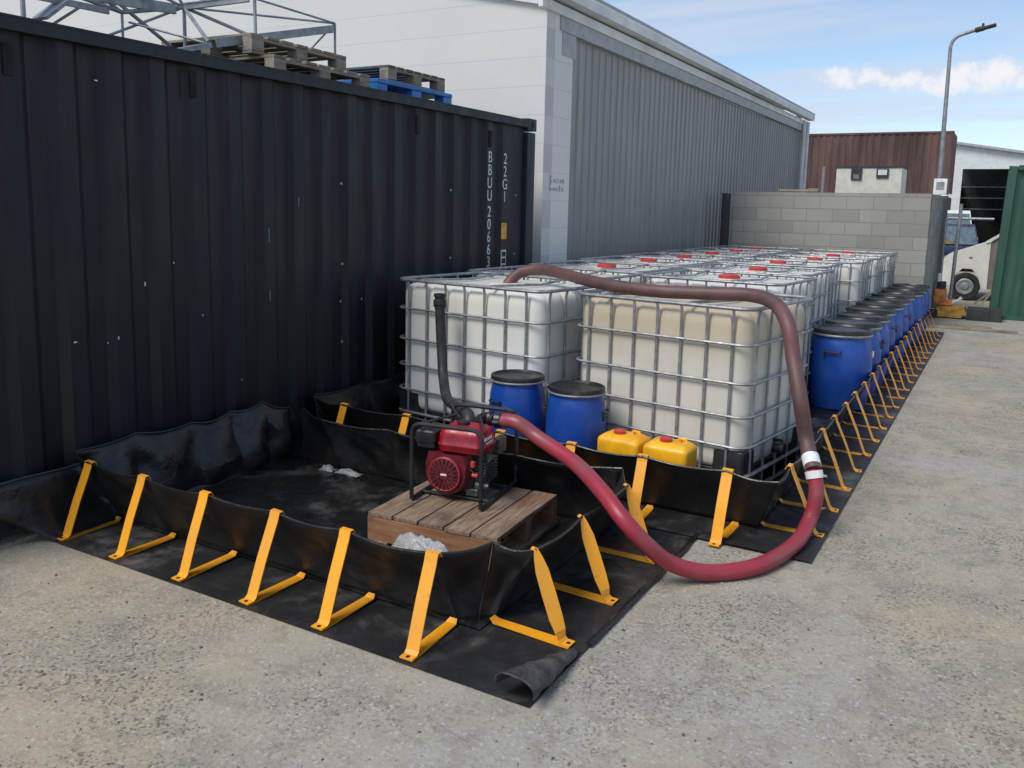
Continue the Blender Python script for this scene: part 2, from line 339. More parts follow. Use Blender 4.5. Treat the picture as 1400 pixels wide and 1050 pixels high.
def crom(P, n=10):
    P = [Vector(p) for p in P]; o = []
    for i in range(len(P)-1):
        a = P[max(i-1, 0)]; b = P[i]; c = P[i+1]; d = P[min(i+2, len(P)-1)]
        for k in range(n):
            t = k/n; o.append(.5*((2*b)+(c-a)*t+(2*a-5*b+4*c-d)*t*t+(3*b-a-3*c+d)*t**3))
    return o+[P[-1]]

# ================================================================ GROUND
mb = MB(); mb.grid(lambda u, v: (-40+u*80, -10+v*100, 0), 4, 4); g = mb.build('ground', 'gravel'); tag(g, kind='structure')
g.data.transform(Matrix.Scale(1, 4))
far = MB(); far.add([(-400, 90, -.01), (400, 90, -.01), (400, 900, -.01), (-400, 900, -.01)], [(0, 1, 2, 3)]); tag(far.build('far_ground', 'gravel'), kind='structure')
# loose chips on the seal
mb = MB()
for i in range(9000):
    d = random.random()**1.6
    a = R(random.uniform(-66, 8)); rr = 2.0+d*9; x = math.sin(a)*rr; y = math.cos(a)*rr
    if -4.6 < x < -1.25 and 2.38 < y < 4.4: continue
    if -4.4 < x < -.66 and y > 4.1: continue
    if x < -4.1 and y > 2.2: continue
    if nz(x, y, 3, .9)+nz(x, y, 9, 3)*.5 < random.uniform(-.5, .5)-.08: continue
    s = random.choice((.0025, .003, .0035, .004, .005, .006, .0085))*random.uniform(.7, 1.25)
    e = [Vector((random.uniform(-1, 1), random.uniform(-1, 1), random.uniform(-.5, .6))).normalized()*s*random.uniform(.7, 1.2) for _ in range(6)]
    e = [Vector((s, 0, 0)), Vector((-.3*s, s*random.uniform(.6, 1), 0)), Vector((-s, -.2*s, 0)), Vector((.2*s, -s*random.uniform(.5, .9), 0)), Vector((random.uniform(-.3, .3)*s, 0, s*.75)), Vector((0, 0, -s*.4))]
    th = random.random()*6.28; mt = Matrix.Rotation(th, 3, 'Z'); c = Vector((x, y, s*.15))
    mb.add([c+mt @ q for q in e], [(0, 1, 4), (1, 2, 4), (2, 3, 4), (3, 0, 4), (1, 0, 5), (2, 1, 5), (3, 2, 5), (0, 3, 5)])
tag(mb.build('loose_stones', 'chips', weld=False), 'loose grey stone chips scattered over the yard', 'gravel', kind='stuff')

# ================================================================ BLACK CONTAINER
CX = -4.2; CY0 = 1.69; CY1 = 7.75; CH = 2.591
cont = empty('shipping_container', 'black corrugated shipping container with white lettering beside the bunds', 'shipping container', (CX, CY0, 0))
def corr(y0, y1, z0, z1, pitch=.278, dep=.036, xo=-.045, right=True):
    """corrugated sheet facing +X: outer flats, slopes, inner flats"""
    prof = []; y = y0; fl = pitch*.34; sl = (pitch-2*fl)/2
    prof.append((y0, xo)); y = 5.26-(2*sl+1.5*fl)
    while y-pitch > y0+.03: y -= pitch
    while y+pitch < y1-.05:
        prof += [(y, xo), (y+sl, xo-dep), (y+sl+fl, xo-dep), (y+2*sl+fl, xo)]; y += pitch
    prof.append((y1, xo)); mb = MB()
    n = len(prof); mb.add([(x, q, z0) for q, x in prof]+[(x, q, z1) for q, x in prof], [(i, i+1, n+i+1, n+i) for i in range(n-1)])
    return mb
corr(.16, 5.9, .16, 2.50).build('side_panel', 'cont_black', cont)
mb = MB(); mb.box((-.05, 3.03, 2.535), (.10, 5.72, .07)); mb.box((-.012, 3.03, 2.565), (.03, 5.70, .012), mi=0); mb.build('top_rail', 'cont_rail', cont)
mb = MB(); mb.box((-.06, 3.03, .11), (.12, 5.72, .12)); mb.build('bottom_rail', 'cont_rail', cont)
for y in (.08, 5.98):
    MB().box((-.08, y, 1.29), (.156, .16, 2.33), bev=.012).build('corner_post', 'cont_rail', cont)
    for z in (.06, 2.53):
        mb = MB(); mb.box((-.085, y, z), (.178, .178, .118), bev=.012); mb.lathe([(.0, .0), (.026, .0), (.026, .002)], 16, (.003, y, z), 'X', mi=1); mb.build('corner_casting', ['cont_rail', 'hole'], cont)
MB().box((-1.22, 3.03, 2.54), (2.24, 5.9, .04)).build('roof_panel', 'cont_rail', cont)
MB().box((-2.38, 3.03, 1.31), (.06, 5.9, 2.36)).build('back_panel', 'cont_black', cont)
for y in (.03, 6.03): MB().box((-1.25, y, 1.31), (2.15, .05, 2.36)).build('end_panel', 'cont_black', cont)
for y, z in ((2.486, 2.367), (3.574, 2.39), (5.81, 2.366), (6.948, 2.338)):   # vents under the top rail
    MB().box((-.040, y-CY0, z), (.012, .05, .15), bev=.004).build('air_vent', 'hole', cont)
for y, z in [(4.879, 1.86), (4.883, 1.277), (4.878, 0.695), (6.302, 1.853), (6.305, 1.264), (7.44, 1.835), (7.44, 1.26)]:
    MB().lathe([(0, .008), (.008, .007), (.012, .002), (.012, -.004)], 12, (-.045, y-CY0, z), 'X').build('rivet', 'galv', cont)
mb = MB()
for y, z, a, b in [(3.017, .949, .010, .03), (2.76, .957, .03, .012), (3.2, 1.238, .012, .04), (3.898, .568, .01, .014), (2.95, .93, .012, .01), (4.86, 1.0, .008, .03), (3.6, 1.02, .012, .012), (4.16, 1.5, .0015, .16), (4.44, 1.72, .0015, .10), (2.95, 2.33, .03, .01), (4.16, 1.1, .0015, .12), (3.4, 1.35, .012, .012), (5.1, 1.0, .01, .02)]:
    mb.box((-.0425, y-CY0, z), (.002, a*.6, b*.6), mi=0)
mb.build('paint_chips', 'label_white', cont)
rotX = Matrix(((0, 0, 1, 0), (1, 0, 0, 0), (0, 1, 0, 0), (0, 0, 0, 1)))   # text plane to the +X face
def ctext(s, y, z, size, name='lettering', mat='lettering'):
    return text_mesh(name, s, size, mat, cont, Matrix.Translation((-.043, y-CY0, z)) @ rotX @ Matrix.Diagonal((.88, 1, 1, 1)))
zt = 2.17
for ch in 'BBUU':
    ctext(ch, 6.95, zt, .145); zt -= .118
zt -= .03
for ch in '20663':
    ctext(ch, 6.95, zt, .145); zt -= .118
zt = 2.17
for ch in '22G1':
    ctext(ch, 7.228, zt, .145); zt -= .120
mb = MB(); mb.box((-.043, 7.228, 1.487), (.004, .095, .155)); mb.v = [Vector((a.x, a.y-CY0, a.z)) for a in mb.v]; st = mb.build('hazard_sticker', 'sticker', cont)
mb = MB(); mb.tube([(-.040, 7.20-CY0, 1.52), (-.040, 7.256-CY0, 1.52), (-.040, 7.228-CY0, 1.555)], .003, 6, True); mb.box((-.040, 7.228-CY0, 1.47), (.002, .06, .008)); mb.box((-.040, 7.228-CY0, 1.445), (.002, .05, .008)); mb.build('sticker_print', 'marker', st)
MB().box((-.043, 7.228-CY0, 1.20), (.004, .092, .21)).build('data_plate', 'label_white', cont)
mb = MB(); mb.box((-.040, 7.228-CY0, 1.265), (.002, .07, .05)); mb.box((-.040, 7.228-CY0, 1.20), (.002, .07, .05)); mb.box((-.040, 7.228-CY0, 1.135), (.002, .07, .05)); mb.build('plate_print', 'cont_black', cont)

# ================================================================ GREY WAREHOUSE
BX = -4.4; BY = 8.30; BE = 21.3
bld = empty('warehouse', 'long white block warehouse with grey ribbed metal side wall behind the tanks', 'building', (BX, BY, 0))
mb = MB(); mb.prism([(-16, 0), (0, 0), (0, 3.84), (-16, 7.3)], .0, .2, 'XZ'); mb.build('block_wall_panel', 'white_block_x', bld)
MB().box((-.10, .43-.01, 1.93), (.2, .44, 3.86-.02)).build('corner_pier', 'white_block_y', bld)
mb = MB(); prof = []; y = .64; k = 0
while y < BE-BY-.1:
    prof += [(y, -.05), (y+.045, -.05), (y+.06, -.034), (y+.085, -.034), (y+.10, -.05)]; y += .19
prof.append((BE-BY, -.05)); n = len(prof)
mb.add([(x, q, 0) for q, x in prof]+[(x, q, 3.62) for q, x in prof], [(i, i+1, n+i+1, n+i) for i in range(n-1)]); mb.build('cladding_sheet', 'cladding', bld)
MB().box((-.012, 6.8, 3.70), (.06, 13.0, .16)).build('soffit_trim', 'roof_grey', bld)
MB().box((.015, 6.62, 3.82), (.05, 13.6, .10)).build('fascia_board', 'white_trim', bld)
mb = MB(); mb.prism([(.02, 3.90), (.16, 3.90), (.17, 4.0), (.15, 4.03), (.03, 4.03)], -.12, 13.35, 'XZ'); mb.build('gutter', 'white_trim', bld)
mb = MB(); mb.add([(.15, -.15, 4.03), (.15, 13.45, 4.03), (-12, 13.45, 6.65), (-12, -.15, 6.65), (.15, -.15, 4.07), (.15, 13.45, 4.07), (-12, 13.45, 6.69), (-12, -.15, 6.69)], [(0, 1, 2, 3), (4, 5, 6, 7), (0, 1, 5, 4), (0, 3, 7, 4), (1, 2, 6, 5)]); mb.build('roof', 'roof_grey', bld)
mb = MB(); mb.prism([(-16, 7.42), (.05, 3.95), (.05, 3.80), (-16, 7.27)], -.05, 0, 'XZ'); mb.build('verge_trim', 'white_trim', bld)
MB().box((-.045, .75-.22, 3.52), (.10, .34, .30)).build('bracket_plate', 'roof_grey', bld)
for y in (12.75, 13.15): mb = MB(); mb.tube([(.06, y, 0), (.06, y, 3.85)], .045, 10); mb.build('downpipe', 'white_trim', bld)
MB().box((-.08, 13.0, 1.9), (.16, .12, 3.8)).build('end_jamb', 'white_trim', bld)
MB().box((-8, 13.1, 2.0), (15.8, .1, 4.0)).build('rear_wall', 'white_block_x', bld)
# scribbled writing on the pier
mb = MB(); rnd = random.Random(3)
def scrib(y, z, w, h, k):
    P = []
    shapes = {'B': [(0, 0), (0, 1), (.7, .85), (.1, .5), (.8, .2), (0, 0)], 'o': [(.5, .6), (.1, .35), (.5, .05), (.9, .35), (.5, .6)], 'z': [(0, .6), (.8, .6), (0, .05), (.8, .05)], 'G': [(.9, .9), (.3, 1), (0, .4), (.4, 0), (.9, .3), (.5, .4)], 'u': [(0, .6), (.1, .1), (.6, .1), (.7, .6), (.8, 0)], 'n': [(0, 0), (0, .6), (.5, .6), (.7, 0)], 't': [(.4, 1), (.4, 0), (.1, .65), (.8, .65)]}
    for a, b in shapes[k]: P.append((.0135, y+a*w-.02, z+b*h))
    mb.tube(P, .0032, 5)
for i, k in enumerate('Bozon'): scrib(.085+i*.075, 1.99, .055, .09 if i == 0 else .075, k)
for i, k in enumerate('Gautn'.replace('a', 'o')): scrib(.07+i*.075, 1.90, .058, .09 if i == 0 else .07, k)
mb.v = [Vector((a.x-.0095, a.y+.1, a.z)) for a in mb.v]; mb.build('wall_writing', 'marker', bld)

# ================================================================ THINGS ON THE CONTAINER ROOF
ZR = CH+.0
def pallet(name, label, loc, rz, sx, sy, mats, h=.14, nb=7, group=None, blocks_=True, lower=3, bars_along='X'):
    """boards run along X over three bearers running along Y; parts share the pallet"""
    p = empty(name, label, 'pallet', loc, rz, group); mt, mc = mats; r = random.Random(hash(label) % 999)
    r = random.Random(len(label))
    bw = sy/nb*.80
    for i in range(nb):
        y = -sy/2+bw/2+i*(sy-bw)/(nb-1)
        MB().box((r.uniform(-.006, .006), y, h-.01), (sx, bw, .02), rz=r.uniform(-.006, .006), bev=.003).build('deck_board', mt, p)
    for x in (-sx/2+.05, 0, sx/2-.05):
        MB().box((x, 0, h-.0315), (.09, sy, .021)).build('bearer', mc, p)
        for y in (-sy/2+.06, 0, sy/2-.06): MB().box((x, y, .062), (.095, .12, .078), bev=.004).build('block', mc, p)
        MB().box((x, 0, .0115), (.09, sy, .019)).build('bottom_board', mc, p)
    return p
GP = 'wooden pallets stacked on the black container'
pallet('wooden_pallet', 'lowest grey wooden pallet on the container roof, beside the steel frame', (-5.12, 5.14, ZR+.022), 0, 1.0, 1.06, ('wood_grey_x', 'wood_grey_y'), group=GP)
pallet('wooden_pallet', 'upper grey wooden pallet lying askew on another, beneath the steel frame', (-5.22, 5.03, ZR+.164), .03, .92, 1.04, ('wood_grey_x', 'wood_grey_y'), group=GP)
pallet('wooden_pallet', 'dark weathered wooden pallet on top of the blue pallet', (-5.28, 6.48, ZR+.170), .0, 1.1, .86, ('wood_dark', 'wood_grey_y'), group=GP)
bp = empty('plastic_pallet', 'bright blue plastic pallet on the container roof under a wooden one', 'pallet', (-5.28, 6.40, ZR+.022))
mb = MB(); mb.box((0, 0, .13), (1.2, 1.12, .035), bev=.006)
mb.build('deck', 'pallet_blue', bp)
for x in (-.54, 0, .54):
    for y in (-.49, 0, .49): MB().box((x, y, .068), (.11, .14, .086), bev=.008).build('foot', 'pallet_blue', bp)
    MB().box((x, 0, .012), (.11, 1.12, .022), bev=.004).build('skid', 'pallet_blue', bp)
# steel frame: two nodes, channel beams and tubes
fr = empty('steel_frame', 'grey galvanised steel truss frame lying across the container roof', 'steel frame', (-4.9, 4.0, ZR))
def fpt(x, y, z): return (x+4.9, y-4.0, z-ZR)
A = (-4.85, 5.51, 3.148); B = (-4.85, 4.26, 2.808); Cn = (-5.3, 4.41, 3.09); Pn = (-4.85, 4.656, 3.16); Nn = (-5.3, 3.90, 2.955)
def beam(a, b, w, h, off=0): m_ = MB(); h *= .75; m_.bar(fpt(*a), fpt(*b), w, h); m_.bar(fpt(a[0]-.03, a[1], a[2]+h/2), fpt(b[0]-.03, b[1], b[2]+h/2), .07, .008); m_.build('channel_beam', 'galv_dull', fr)
def ft(a, b, r=.014): MB().tube([fpt(*a), fpt(*b)], r*.75, 8).build('tube', 'galv_dull', fr)
beam((-4.85, 5.49, 3.10), (-4.85, 4.30, 2.79), .018, .075); beam((-4.86, 4.26, 2.77), (-4.86, 3.9, 2.66), .018, .04); beam(Cn, (-4.87, 4.62, 3.15), .03, .05); beam((-5.3, 3.30, 2.99), (-5.3, 4.33, 3.06), .03, .09); beam((-5.3, 3.80, 2.94), (-5.3, 3.2, 2.93), .02, .05)
ft(A, (-4.85, 5.51, ZR+.02), .013); ft(A, (-4.88, 5.23, 2.88), .010); ft(Pn, (-4.85, 4.66, 2.85), .016); ft(Pn, A, .011); ft(Cn, A, .011); ft(Cn, (-4.85, 4.78, 2.87), .016)
ft(Cn, (-5.3, 4.41, 2.70), .017); ft(Cn, (-4.86, 4.24, 2.79), .017); ft(Nn, (-5.3, 3.90, ZR), .012); ft((-5.3, 3.74, 3.08), (-5.3, 4.28, 2.80), .018); ft((-5.3, 3.78, 2.78), Cn, .012); ft((-5.3, 3.95, 2.90), (-4.87, 4.21, 2.78), .010)
ft(Cn, (-5.3, 3.62, 3.24), .014); ft(Cn, (-5.3, 4.15, 3.42), .014); ft(Cn, (-5.6, 5.2, 3.42), .014); ft(Nn, (-5.3, 3.15, 3.04), .02); ft(Nn, (-5.3, 3.45, 3.16), .016); ft(Pn, (-5.7, 4.4, 3.34), .012); ft(Nn, Cn, .02)
ft((-5.3, 3.22, ZR), (-5.3, 3.22, 3.5), .020); ft((-5.3, 3.40, 2.78), (-5.3, 3.60, 2.93), .012)
MB().bar(fpt(-5.3, 3.32, 2.80), fpt(-5.3, 3.47, 2.93), .16, .02).build('foot_plate', 'galv_dull', fr)

# ================================================================ BUNDS
HW = .37
def strap_mesh(L=.31, T=.14, W=.058, H=HW, tw=0):
    """one support bracket in local axes: foot at the origin, ground strap to +Y, upright leaning to (T,H)"""
    mb = MB(); th = .004
    def ribbon(P, w=W, twist=None):
        n = len(P); vs = []
        for i, p in enumerate(P):
            p = Vector(p); a = Vector(P[max(i-1, 0)]); b = Vector(P[min(i+1, n-1)]); t = (b-a).normalized(); nn = Vector((0, -t.z, t.y))*th/2
            ww = w[i] if isinstance(w, list) else w
            k = R(twist[i]) if twist else 0; rm = Matrix.Rotation(k, 3, t) if k else None
            for sx, sn in ((-1, -1), (1, -1), (1, 1), (-1, 1)):
                dv = Vector((sx*ww/2, 0, 0))+nn*sn; vs.append(p+(rm @ dv if rm else dv))
        fs = [(0, 1, 2, 3), tuple((n-1)*4+k for k in (3, 2, 1, 0))]
        for i in range(n-1):
            for k in range(4): l = (k+1) % 4; fs.append((i*4+k, i*4+l, (i+1)*4+l, (i+1)*4+k))
        mb.add(vs, fs)
    ribbon([(0, -.03, .012), (0, .02, .012), (0, L-.02, .016), (0, L, .03)], [W, W, W*.86, W*.6])
    ribbon([(0, -.034, .017), (0, .0, .018), (0, .014, .03), (0, T*.5, H*.5), (0, T-.006, H-.03), (0, T+.004, H+.004), (0, T+.022, H+.006), (0, T+.034, H-.016)], W) if not tw else ribbon([(0, -.034, .017), (0, .0, .018), (0, .012, .03), (0, .02, .06), (0, T*.3, H*.3), (0, T*.55, H*.55), (0, T*.78, H*.78), (0, T*.92, H*.92), (0, T, H), (0, T+.02, H+.004)], [W, W, W, W*.9, W, W*1.02, W*.95, W*.62, W*.32, W*.3], [0, 0, 0, tw*.55, tw, tw, tw, tw*.9, tw*.7, tw*.4])
    mb.lathe([(0, .0204), (.009, .0204), (.009, .0190)], 10, (0, -.018, 0), mi=1)
    return mb
br0 = {}
def bracket(parent, x, y, ang, key='a', **kw):
    """ang: direction from foot towards the wall"""
    if key not in br0:
        o = strap_mesh(**kw).build('bracket', ['yellow', 'hole'], parent); br0[key] = o.data
    else:
        o = bpy.data.objects.new('bracket', br0[key]); C.objects.link(o); o.parent = parent
    o.location = (x-parent.location.x, y-parent.location.y, 0); o.rotation_euler = (R(random.uniform(-.5, .8)), R(random.uniform(-1.2, 1.2)), ang-PI/2+R(random.uniform(-3, 3))); return o
def wall(tops, bases, parent, name='side_wall', seed=0, bulge=.055, sag=.020, wr=.016, mat='pvc'):
    """hung sheet between supports: tops and bases are matching lists of points"""
    mb = MB(); n = len(tops)-1; per = 16; rows = 14
    def fn(u, v):
        q = min(u*n, n-1e-6); i = int(q); f = q-i; tp = Vector(tops[i]).lerp(Vector(tops[i+1]), f); bs = Vector(bases[i]).lerp(Vector(bases[i+1]), f)
        b = math.sin(PI*f); tp.z -= sag*b*(1+nz(i*3.3, seed)); p = bs.lerp(tp, v)
        d = (tp-bs); d.z = 0; al = (Vector(tops[i+1])-Vector(tops[i])); nn = Vector((al.y, -al.x, 0))
        if nn.length > 1e-4: nn.normalize()
        if nn.dot(d) > 0: nn = -nn      # away from the support, into the bund
        p += nn*bulge*b*math.sin(PI*min(1, v*1.05))*(1+.4*nz(i*1.7, seed+4))
        w = 1.3*(.35-abs(nz(p.x*3.1+p.z*2.5, p.y*3.1, p.z*2+seed+2)))*2+nz(p.x*4, p.y*4, p.z*3+seed)*.9+nz(p.x*11, p.y*11, p.z*9+seed)*.35
        return p+nn*w*wr*(.3+.7*math.sin(PI*v))
    mb.grid(fn, n*per, rows); o = mb.build(name, mat, parent, sol=.003)
    # hem along the top
    mb = MB(); pts = [fn(k/(n*per), 1) for k in range(n*per+1)]; mb.tube(pts, .006, 6); mb.build('hem', 'pvc', o)
    return o
def sheet(fn_in, x0, x1, y0, y1, z, step, parent, name, mat, amp=.004, cut=None, seed=0):
    nx = int((x1-x0)/step); ny = int((y1-y0)/step); mb = MB()
    def P(i, j):
        x = x0+(x1-x0)*i/nx; y = y0+(y1-y0)*j/ny
        return (x, y, z+amp*(nz(x*2.3, y*2.3, seed)+.6*nz(x*7, y*7, seed)+.3*abs(nz(x*16, y*16, seed))))
    vs = [P(i, j) for j in range(ny+1) for i in range(nx+1)]; fs = []
    for j in range(ny):
        for i in range(nx):
            x = x0+(x1-x0)*(i+.5)/nx; y = y0+(y1-y0)*(j+.5)/ny
            if fn_in(x, y): fs.append((j*(nx+1)+i, j*(nx+1)+i+1, (j+1)*(nx+1)+i+1, (j+1)*(nx+1)+i))
    mb.add(vs, fs, 0, True); me = mb.build(name, mat, parent)
    bm = bmesh.new(); bm.from_mesh(me.data); bmesh.ops.delete(bm, geom=[w for w in bm.verts if not w.link_faces], context='VERTS'); bm.to_mesh(me.data); bm.free(); return me
# --- near bund
b1 = empty('spill_bund', 'near black sheet spill bund with yellow brackets around the pump pallet', 'spill bund', (0, 0, 0))
FX = [-4.0, -3.574, -3.127, -2.695, -2.281, -1.835]
sheet(lambda x, y: True, -4.0, -1.29, 2.44, 4.40, .007, .05, b1, 'ground_sheet', 'pvc_mat', .0035, seed=1)
mb = MB()   # floor of the bund, rumpled
def fl(u, v):
    x = -4.10+u*2.38; y = 2.80+v*1.36; e = min(u, 1-u, v, 1-v)*8; e = min(1, e)
    r1 = 1-abs(nz(x*1.9+.5, y*1.9, 5))*2; r2 = 1-abs(nz(x*4.1, y*3.1, 8))*2
    return (x, y, .016+e*.022*max(0, r1)**2+e*.012*max(0, r2)**2+.004*nz(x*9, y*9, 2))
mb.grid(fl, 90, 56); mb.build('floor_sheet', 'pvc_floor', b1)
tops = [(-4.14, 2.66, .40)]+[(x, 2.64, HW) for x in FX]+[(-1.70, 2.86, HW)]; bases = [(-4.10, 2.80, .01)]+[(x, 2.82, .01) for x in FX]+[(-1.775, 2.88, .01)]
wall(tops, bases, b1, seed=1, bulge=.05, mat='pvc_front')
RY = [2.893, 3.332, 3.849]
tops = [(-1.70, 2.86, HW)]+[(-1.52, y, HW) for y in RY]+[(-1.65, 4.10, HW)]; bases = [(-1.775, 2.88, .01)]+[(-1.72, y+.03, .01) for y in RY]+[(-1.73, 4.15, .01)]
wall(tops, bases, b1, seed=5, bulge=.05, mat='pvc_front')
tops = [(-1.65, 4.10, HW), (-2.26, 3.99, HW), (-2.75, 4.0, HW), (-3.143, 4.02, HW), (-3.634, 3.98, HW), (-3.945, 4.15, HW), (-4.10, 4.17, .35)]
bases = [(-1.73, 4.15, .01), (-2.24, 4.16, .01), (-2.75, 4.15, .01), (-3.14, 4.15, .01), (-3.63, 4.14, .01), (-3.95, 4.16, .01), (-4.06, 4.16, .01)]
wall(tops, bases, b1, seed=9, bulge=.05, wr=.02)
tops = [(-4.10, 4.17, .35), (-4.12, 3.95, .43), (-4.13, 3.70, .41), (-4.14, 3.40, .40), (-4.14, 3.02, .42), (-4.14, 2.66, .40)]
bases = [(-4.06, 4.16, .01), (-4.04, 3.95, .01), (-4.03, 3.7, .01), (-4.04, 3.4, .01), (-4.06, 3.0, .01), (-4.10, 2.80, .01)]
wall(tops, bases, b1, seed=13, bulge=.07, wr=.035)
for x in FX: bracket(b1, x, 2.49, PI/2)
for y in RY: bracket(b1, -1.38, y, PI, 's', L=.34, tw=-42)
# sheet turned up against the container
mb = MB(); mb.grid(lambda u, v: (-4.0-.16*v**.4+.01*nz(u*6, v*3), 2.44-.40*v+u*1.7+(.3*u*v), .012+.31*v+.012*nz(u*9, v*2, 4)), 40, 8); mb.build('wall_flap', 'pvc', b1, sol=.003)
mb = MB(); mb.tube([(-4.160+.01*nz(i*.3, 3), 2.02+i*.1, .322+.012*nz(i*.45, 2, 4)) for i in range(21)], .006, 6); mb.build('flap_edge', 'rubber', b1)
# rolled-over near corner of the ground sheet
mb = MB()
def cone(u, v):
    y = 2.425+v*.44; r = .066*(1-v)**.75+.004; a = PI*(1.04-u*1.20); xc = -1.345+v*.035
    return (xc+r*1.15*math.cos(a)+.004*nz(u*5, v*9), y-.02*math.sin(a)*(1-v), (r+r*math.sin(a))*.82+.010+.009*nz(v*7, u*5, 2)+.004*nz(v*19, u*9))
mb.grid(cone, 18, 26); mb.build('folded_corner', 'pvc_fold', b1, sol=.003)
# heavy welt along the right edge of the ground sheet
mb = MB(); P = [(-1.29+.012*nz(i*.35, 7), 2.93+i*.06, .016+.008*nz(i*.5, 3)) for i in range(24)]; mb.tube(P, [.012+.004*nz(i, 2) for i in range(24)], 8); mb.build('welt', 'pvc', b1)
# --- long bund
b2 = empty('spill_bund', 'long black sheet spill bund with yellow brackets holding tanks and drums', 'spill bund', (0, 0, 0))
sheet(lambda x, y: True, -4.15, -.70, 4.265, 14.25, .014, .09, b2, 'ground_sheet', 'pvc_mat', .004, seed=21)
mb = MB()
def fl2(u, v):
    x = -4.10+u*3.06; y = 4.60+v*9.45; r1 = 1-abs(nz(x*1.9+.5, y*1.9, 15))*2; return (x, y, .022+.016*max(0, r1)**2+.004*nz(x*9, y*9, 2))
mb.grid(fl2, 50, 150); mb.build('floor_sheet', 'pvc_floor', b2)
BFX = [-3.80, -3.28, -2.57, -2.08, -1.64, -1.175]
tops = [(-4.12, 4.45, .36)]+[(x, 4.37, HW) for x in BFX]+[(-.90, 4.36, HW-.01)]; bases = [(-4.08, 4.60, .02)]+[(x, 4.58, .02) for x in BFX]+[(-1.04, 4.56, .02)]
wall(tops, bases, b2, seed=31, bulge=.015, wr=.010, mat='pvc_front')
BRY = [4.66+.4535*k for k in range(21)]
tops = [(-.90, 4.36, HW-.01)]+[(-.905+.06*max(0, (y-12)/2), y, HW) for y in BRY]+[(-.85, 14.1, HW)]; bases = [(-1.04, 4.56, .02)]+[(-1.04, y+.01, .02) for y in BRY]+[(-1.0, 14.05, .02)]
wall(tops, bases, b2, seed=35, bulge=.05)
wall([(-.85, 14.1, HW), (-2.0, 14.12, HW), (-3.0, 14.12, HW), (-4.1, 14.1, HW)], [(-1.0, 14.0, .02), (-2, 14.0, .02), (-3, 14.0, .02), (-4.05, 14.0, .02)], b2, seed=39)
YS = [4.45, 5.0, 5.5, 6.2, 7, 8, 9, 10, 11, 12, 13, 14.1]
wall([(-4.14, y, .38) for y in YS], [(-4.07, y+.02, .02) for y in YS], b2, seed=43, bulge=.04, wr=.02)
for x in BFX: bracket(b2, x, 4.235, PI/2, 'b', L=.33)
for y in BRY: bracket(b2, -.745, y, PI+random.uniform(-.03, .03), 'c', L=.30, T=.15)

# ================================================================ IBC TANKS
TW, TD, TH = 1.24, 1.02, 1.165
def rrect(w, d, r, n=6):
    P = []
    for cx, cy, a0 in ((w/2-r, d/2-r, 0), (-w/2+r, d/2-r, PI/2), (-w/2+r, -d/2+r, PI), (w/2-r, -d/2+r, 1.5*PI)):
        for k in range(n+1): a = a0+PI/2*k/n; P.append((cx+r*math.cos(a), cy+r*math.sin(a)))
    return P
def dens(P, step=.02):
    o = []
    for i in range(len(P)):
        a = Vector(P[i]); b = Vector(P[(i+1) % len(P)]); n = max(1, int((b-a).length/step))
        for k in range(n): o.append(a.lerp(b, k/n))
    return o
RAILS = [.94, .71, .51, .325]
FXB = [-.50, -.335, -.165, 0., .165, .335, .50]; SYB = [-.40, -.20, 0., .20, .40]
def tank_mesh():
    mb = MB(); ring = dens(rrect(TW-.045, TD-.045, .10), .018); n = len(ring); Z = []
    z0, z1 = .165, 1.130; prof = [(0, .16), (.03, .05), (.06, .012), (.10, 0)]
    zs = [(z0+z, ins) for z, ins in ((0, .05), (.012, .02), (.04, .004), (.08, 0))]+[(z0+.08+(z1-.10-z0-.08)*k/14, 0) for k in range(1, 14)]
    zs += [(z1-.10, 0), (z1-.065, .002), (z1-.042, .008), (z1-.022, .020), (z1-.008, .040), (z1, .075)]
    vs = []
    for z, ins in zs:
        for p in ring:
            g = 0
            if abs(abs(p.y)-(TD-.045)/2) < .02: g = max(math.exp(-((p.x-b)/.014)**2) for b in FXB)
            elif abs(abs(p.x)-(TW-.045)/2) < .02: g = max(math.exp(-((p.y-b)/.014)**2) for b in SYB)
            topf = max(0, min(1, (z-(z1-.20))/.15))
            d = ins+.006*g+.016*g*topf
            for rl in RAILS: d += .004*math.exp(-((z-rl)/.012)**2)
            sx = (TW-.045-2*d)/(TW-.045); sy = (TD-.045-2*d)/(TD-.045); vs.append((p.x*sx, p.y*sy, z))
    m_ = len(zs); fs = [(j*n+k, j*n+(k+1) % n, (j+1)*n+(k+1) % n, (j+1)*n+k) for j in range(m_-1) for k in range(n)]; fs.append(tuple(range(n))[::-1]); fs.append(tuple((m_-1)*n+k for k in range(n)))
    mb.add(vs, fs, 0, True)
    mb.lathe([(.13, 1.12), (.125, 1.140), (.09, 1.142)], 28)
    return mb
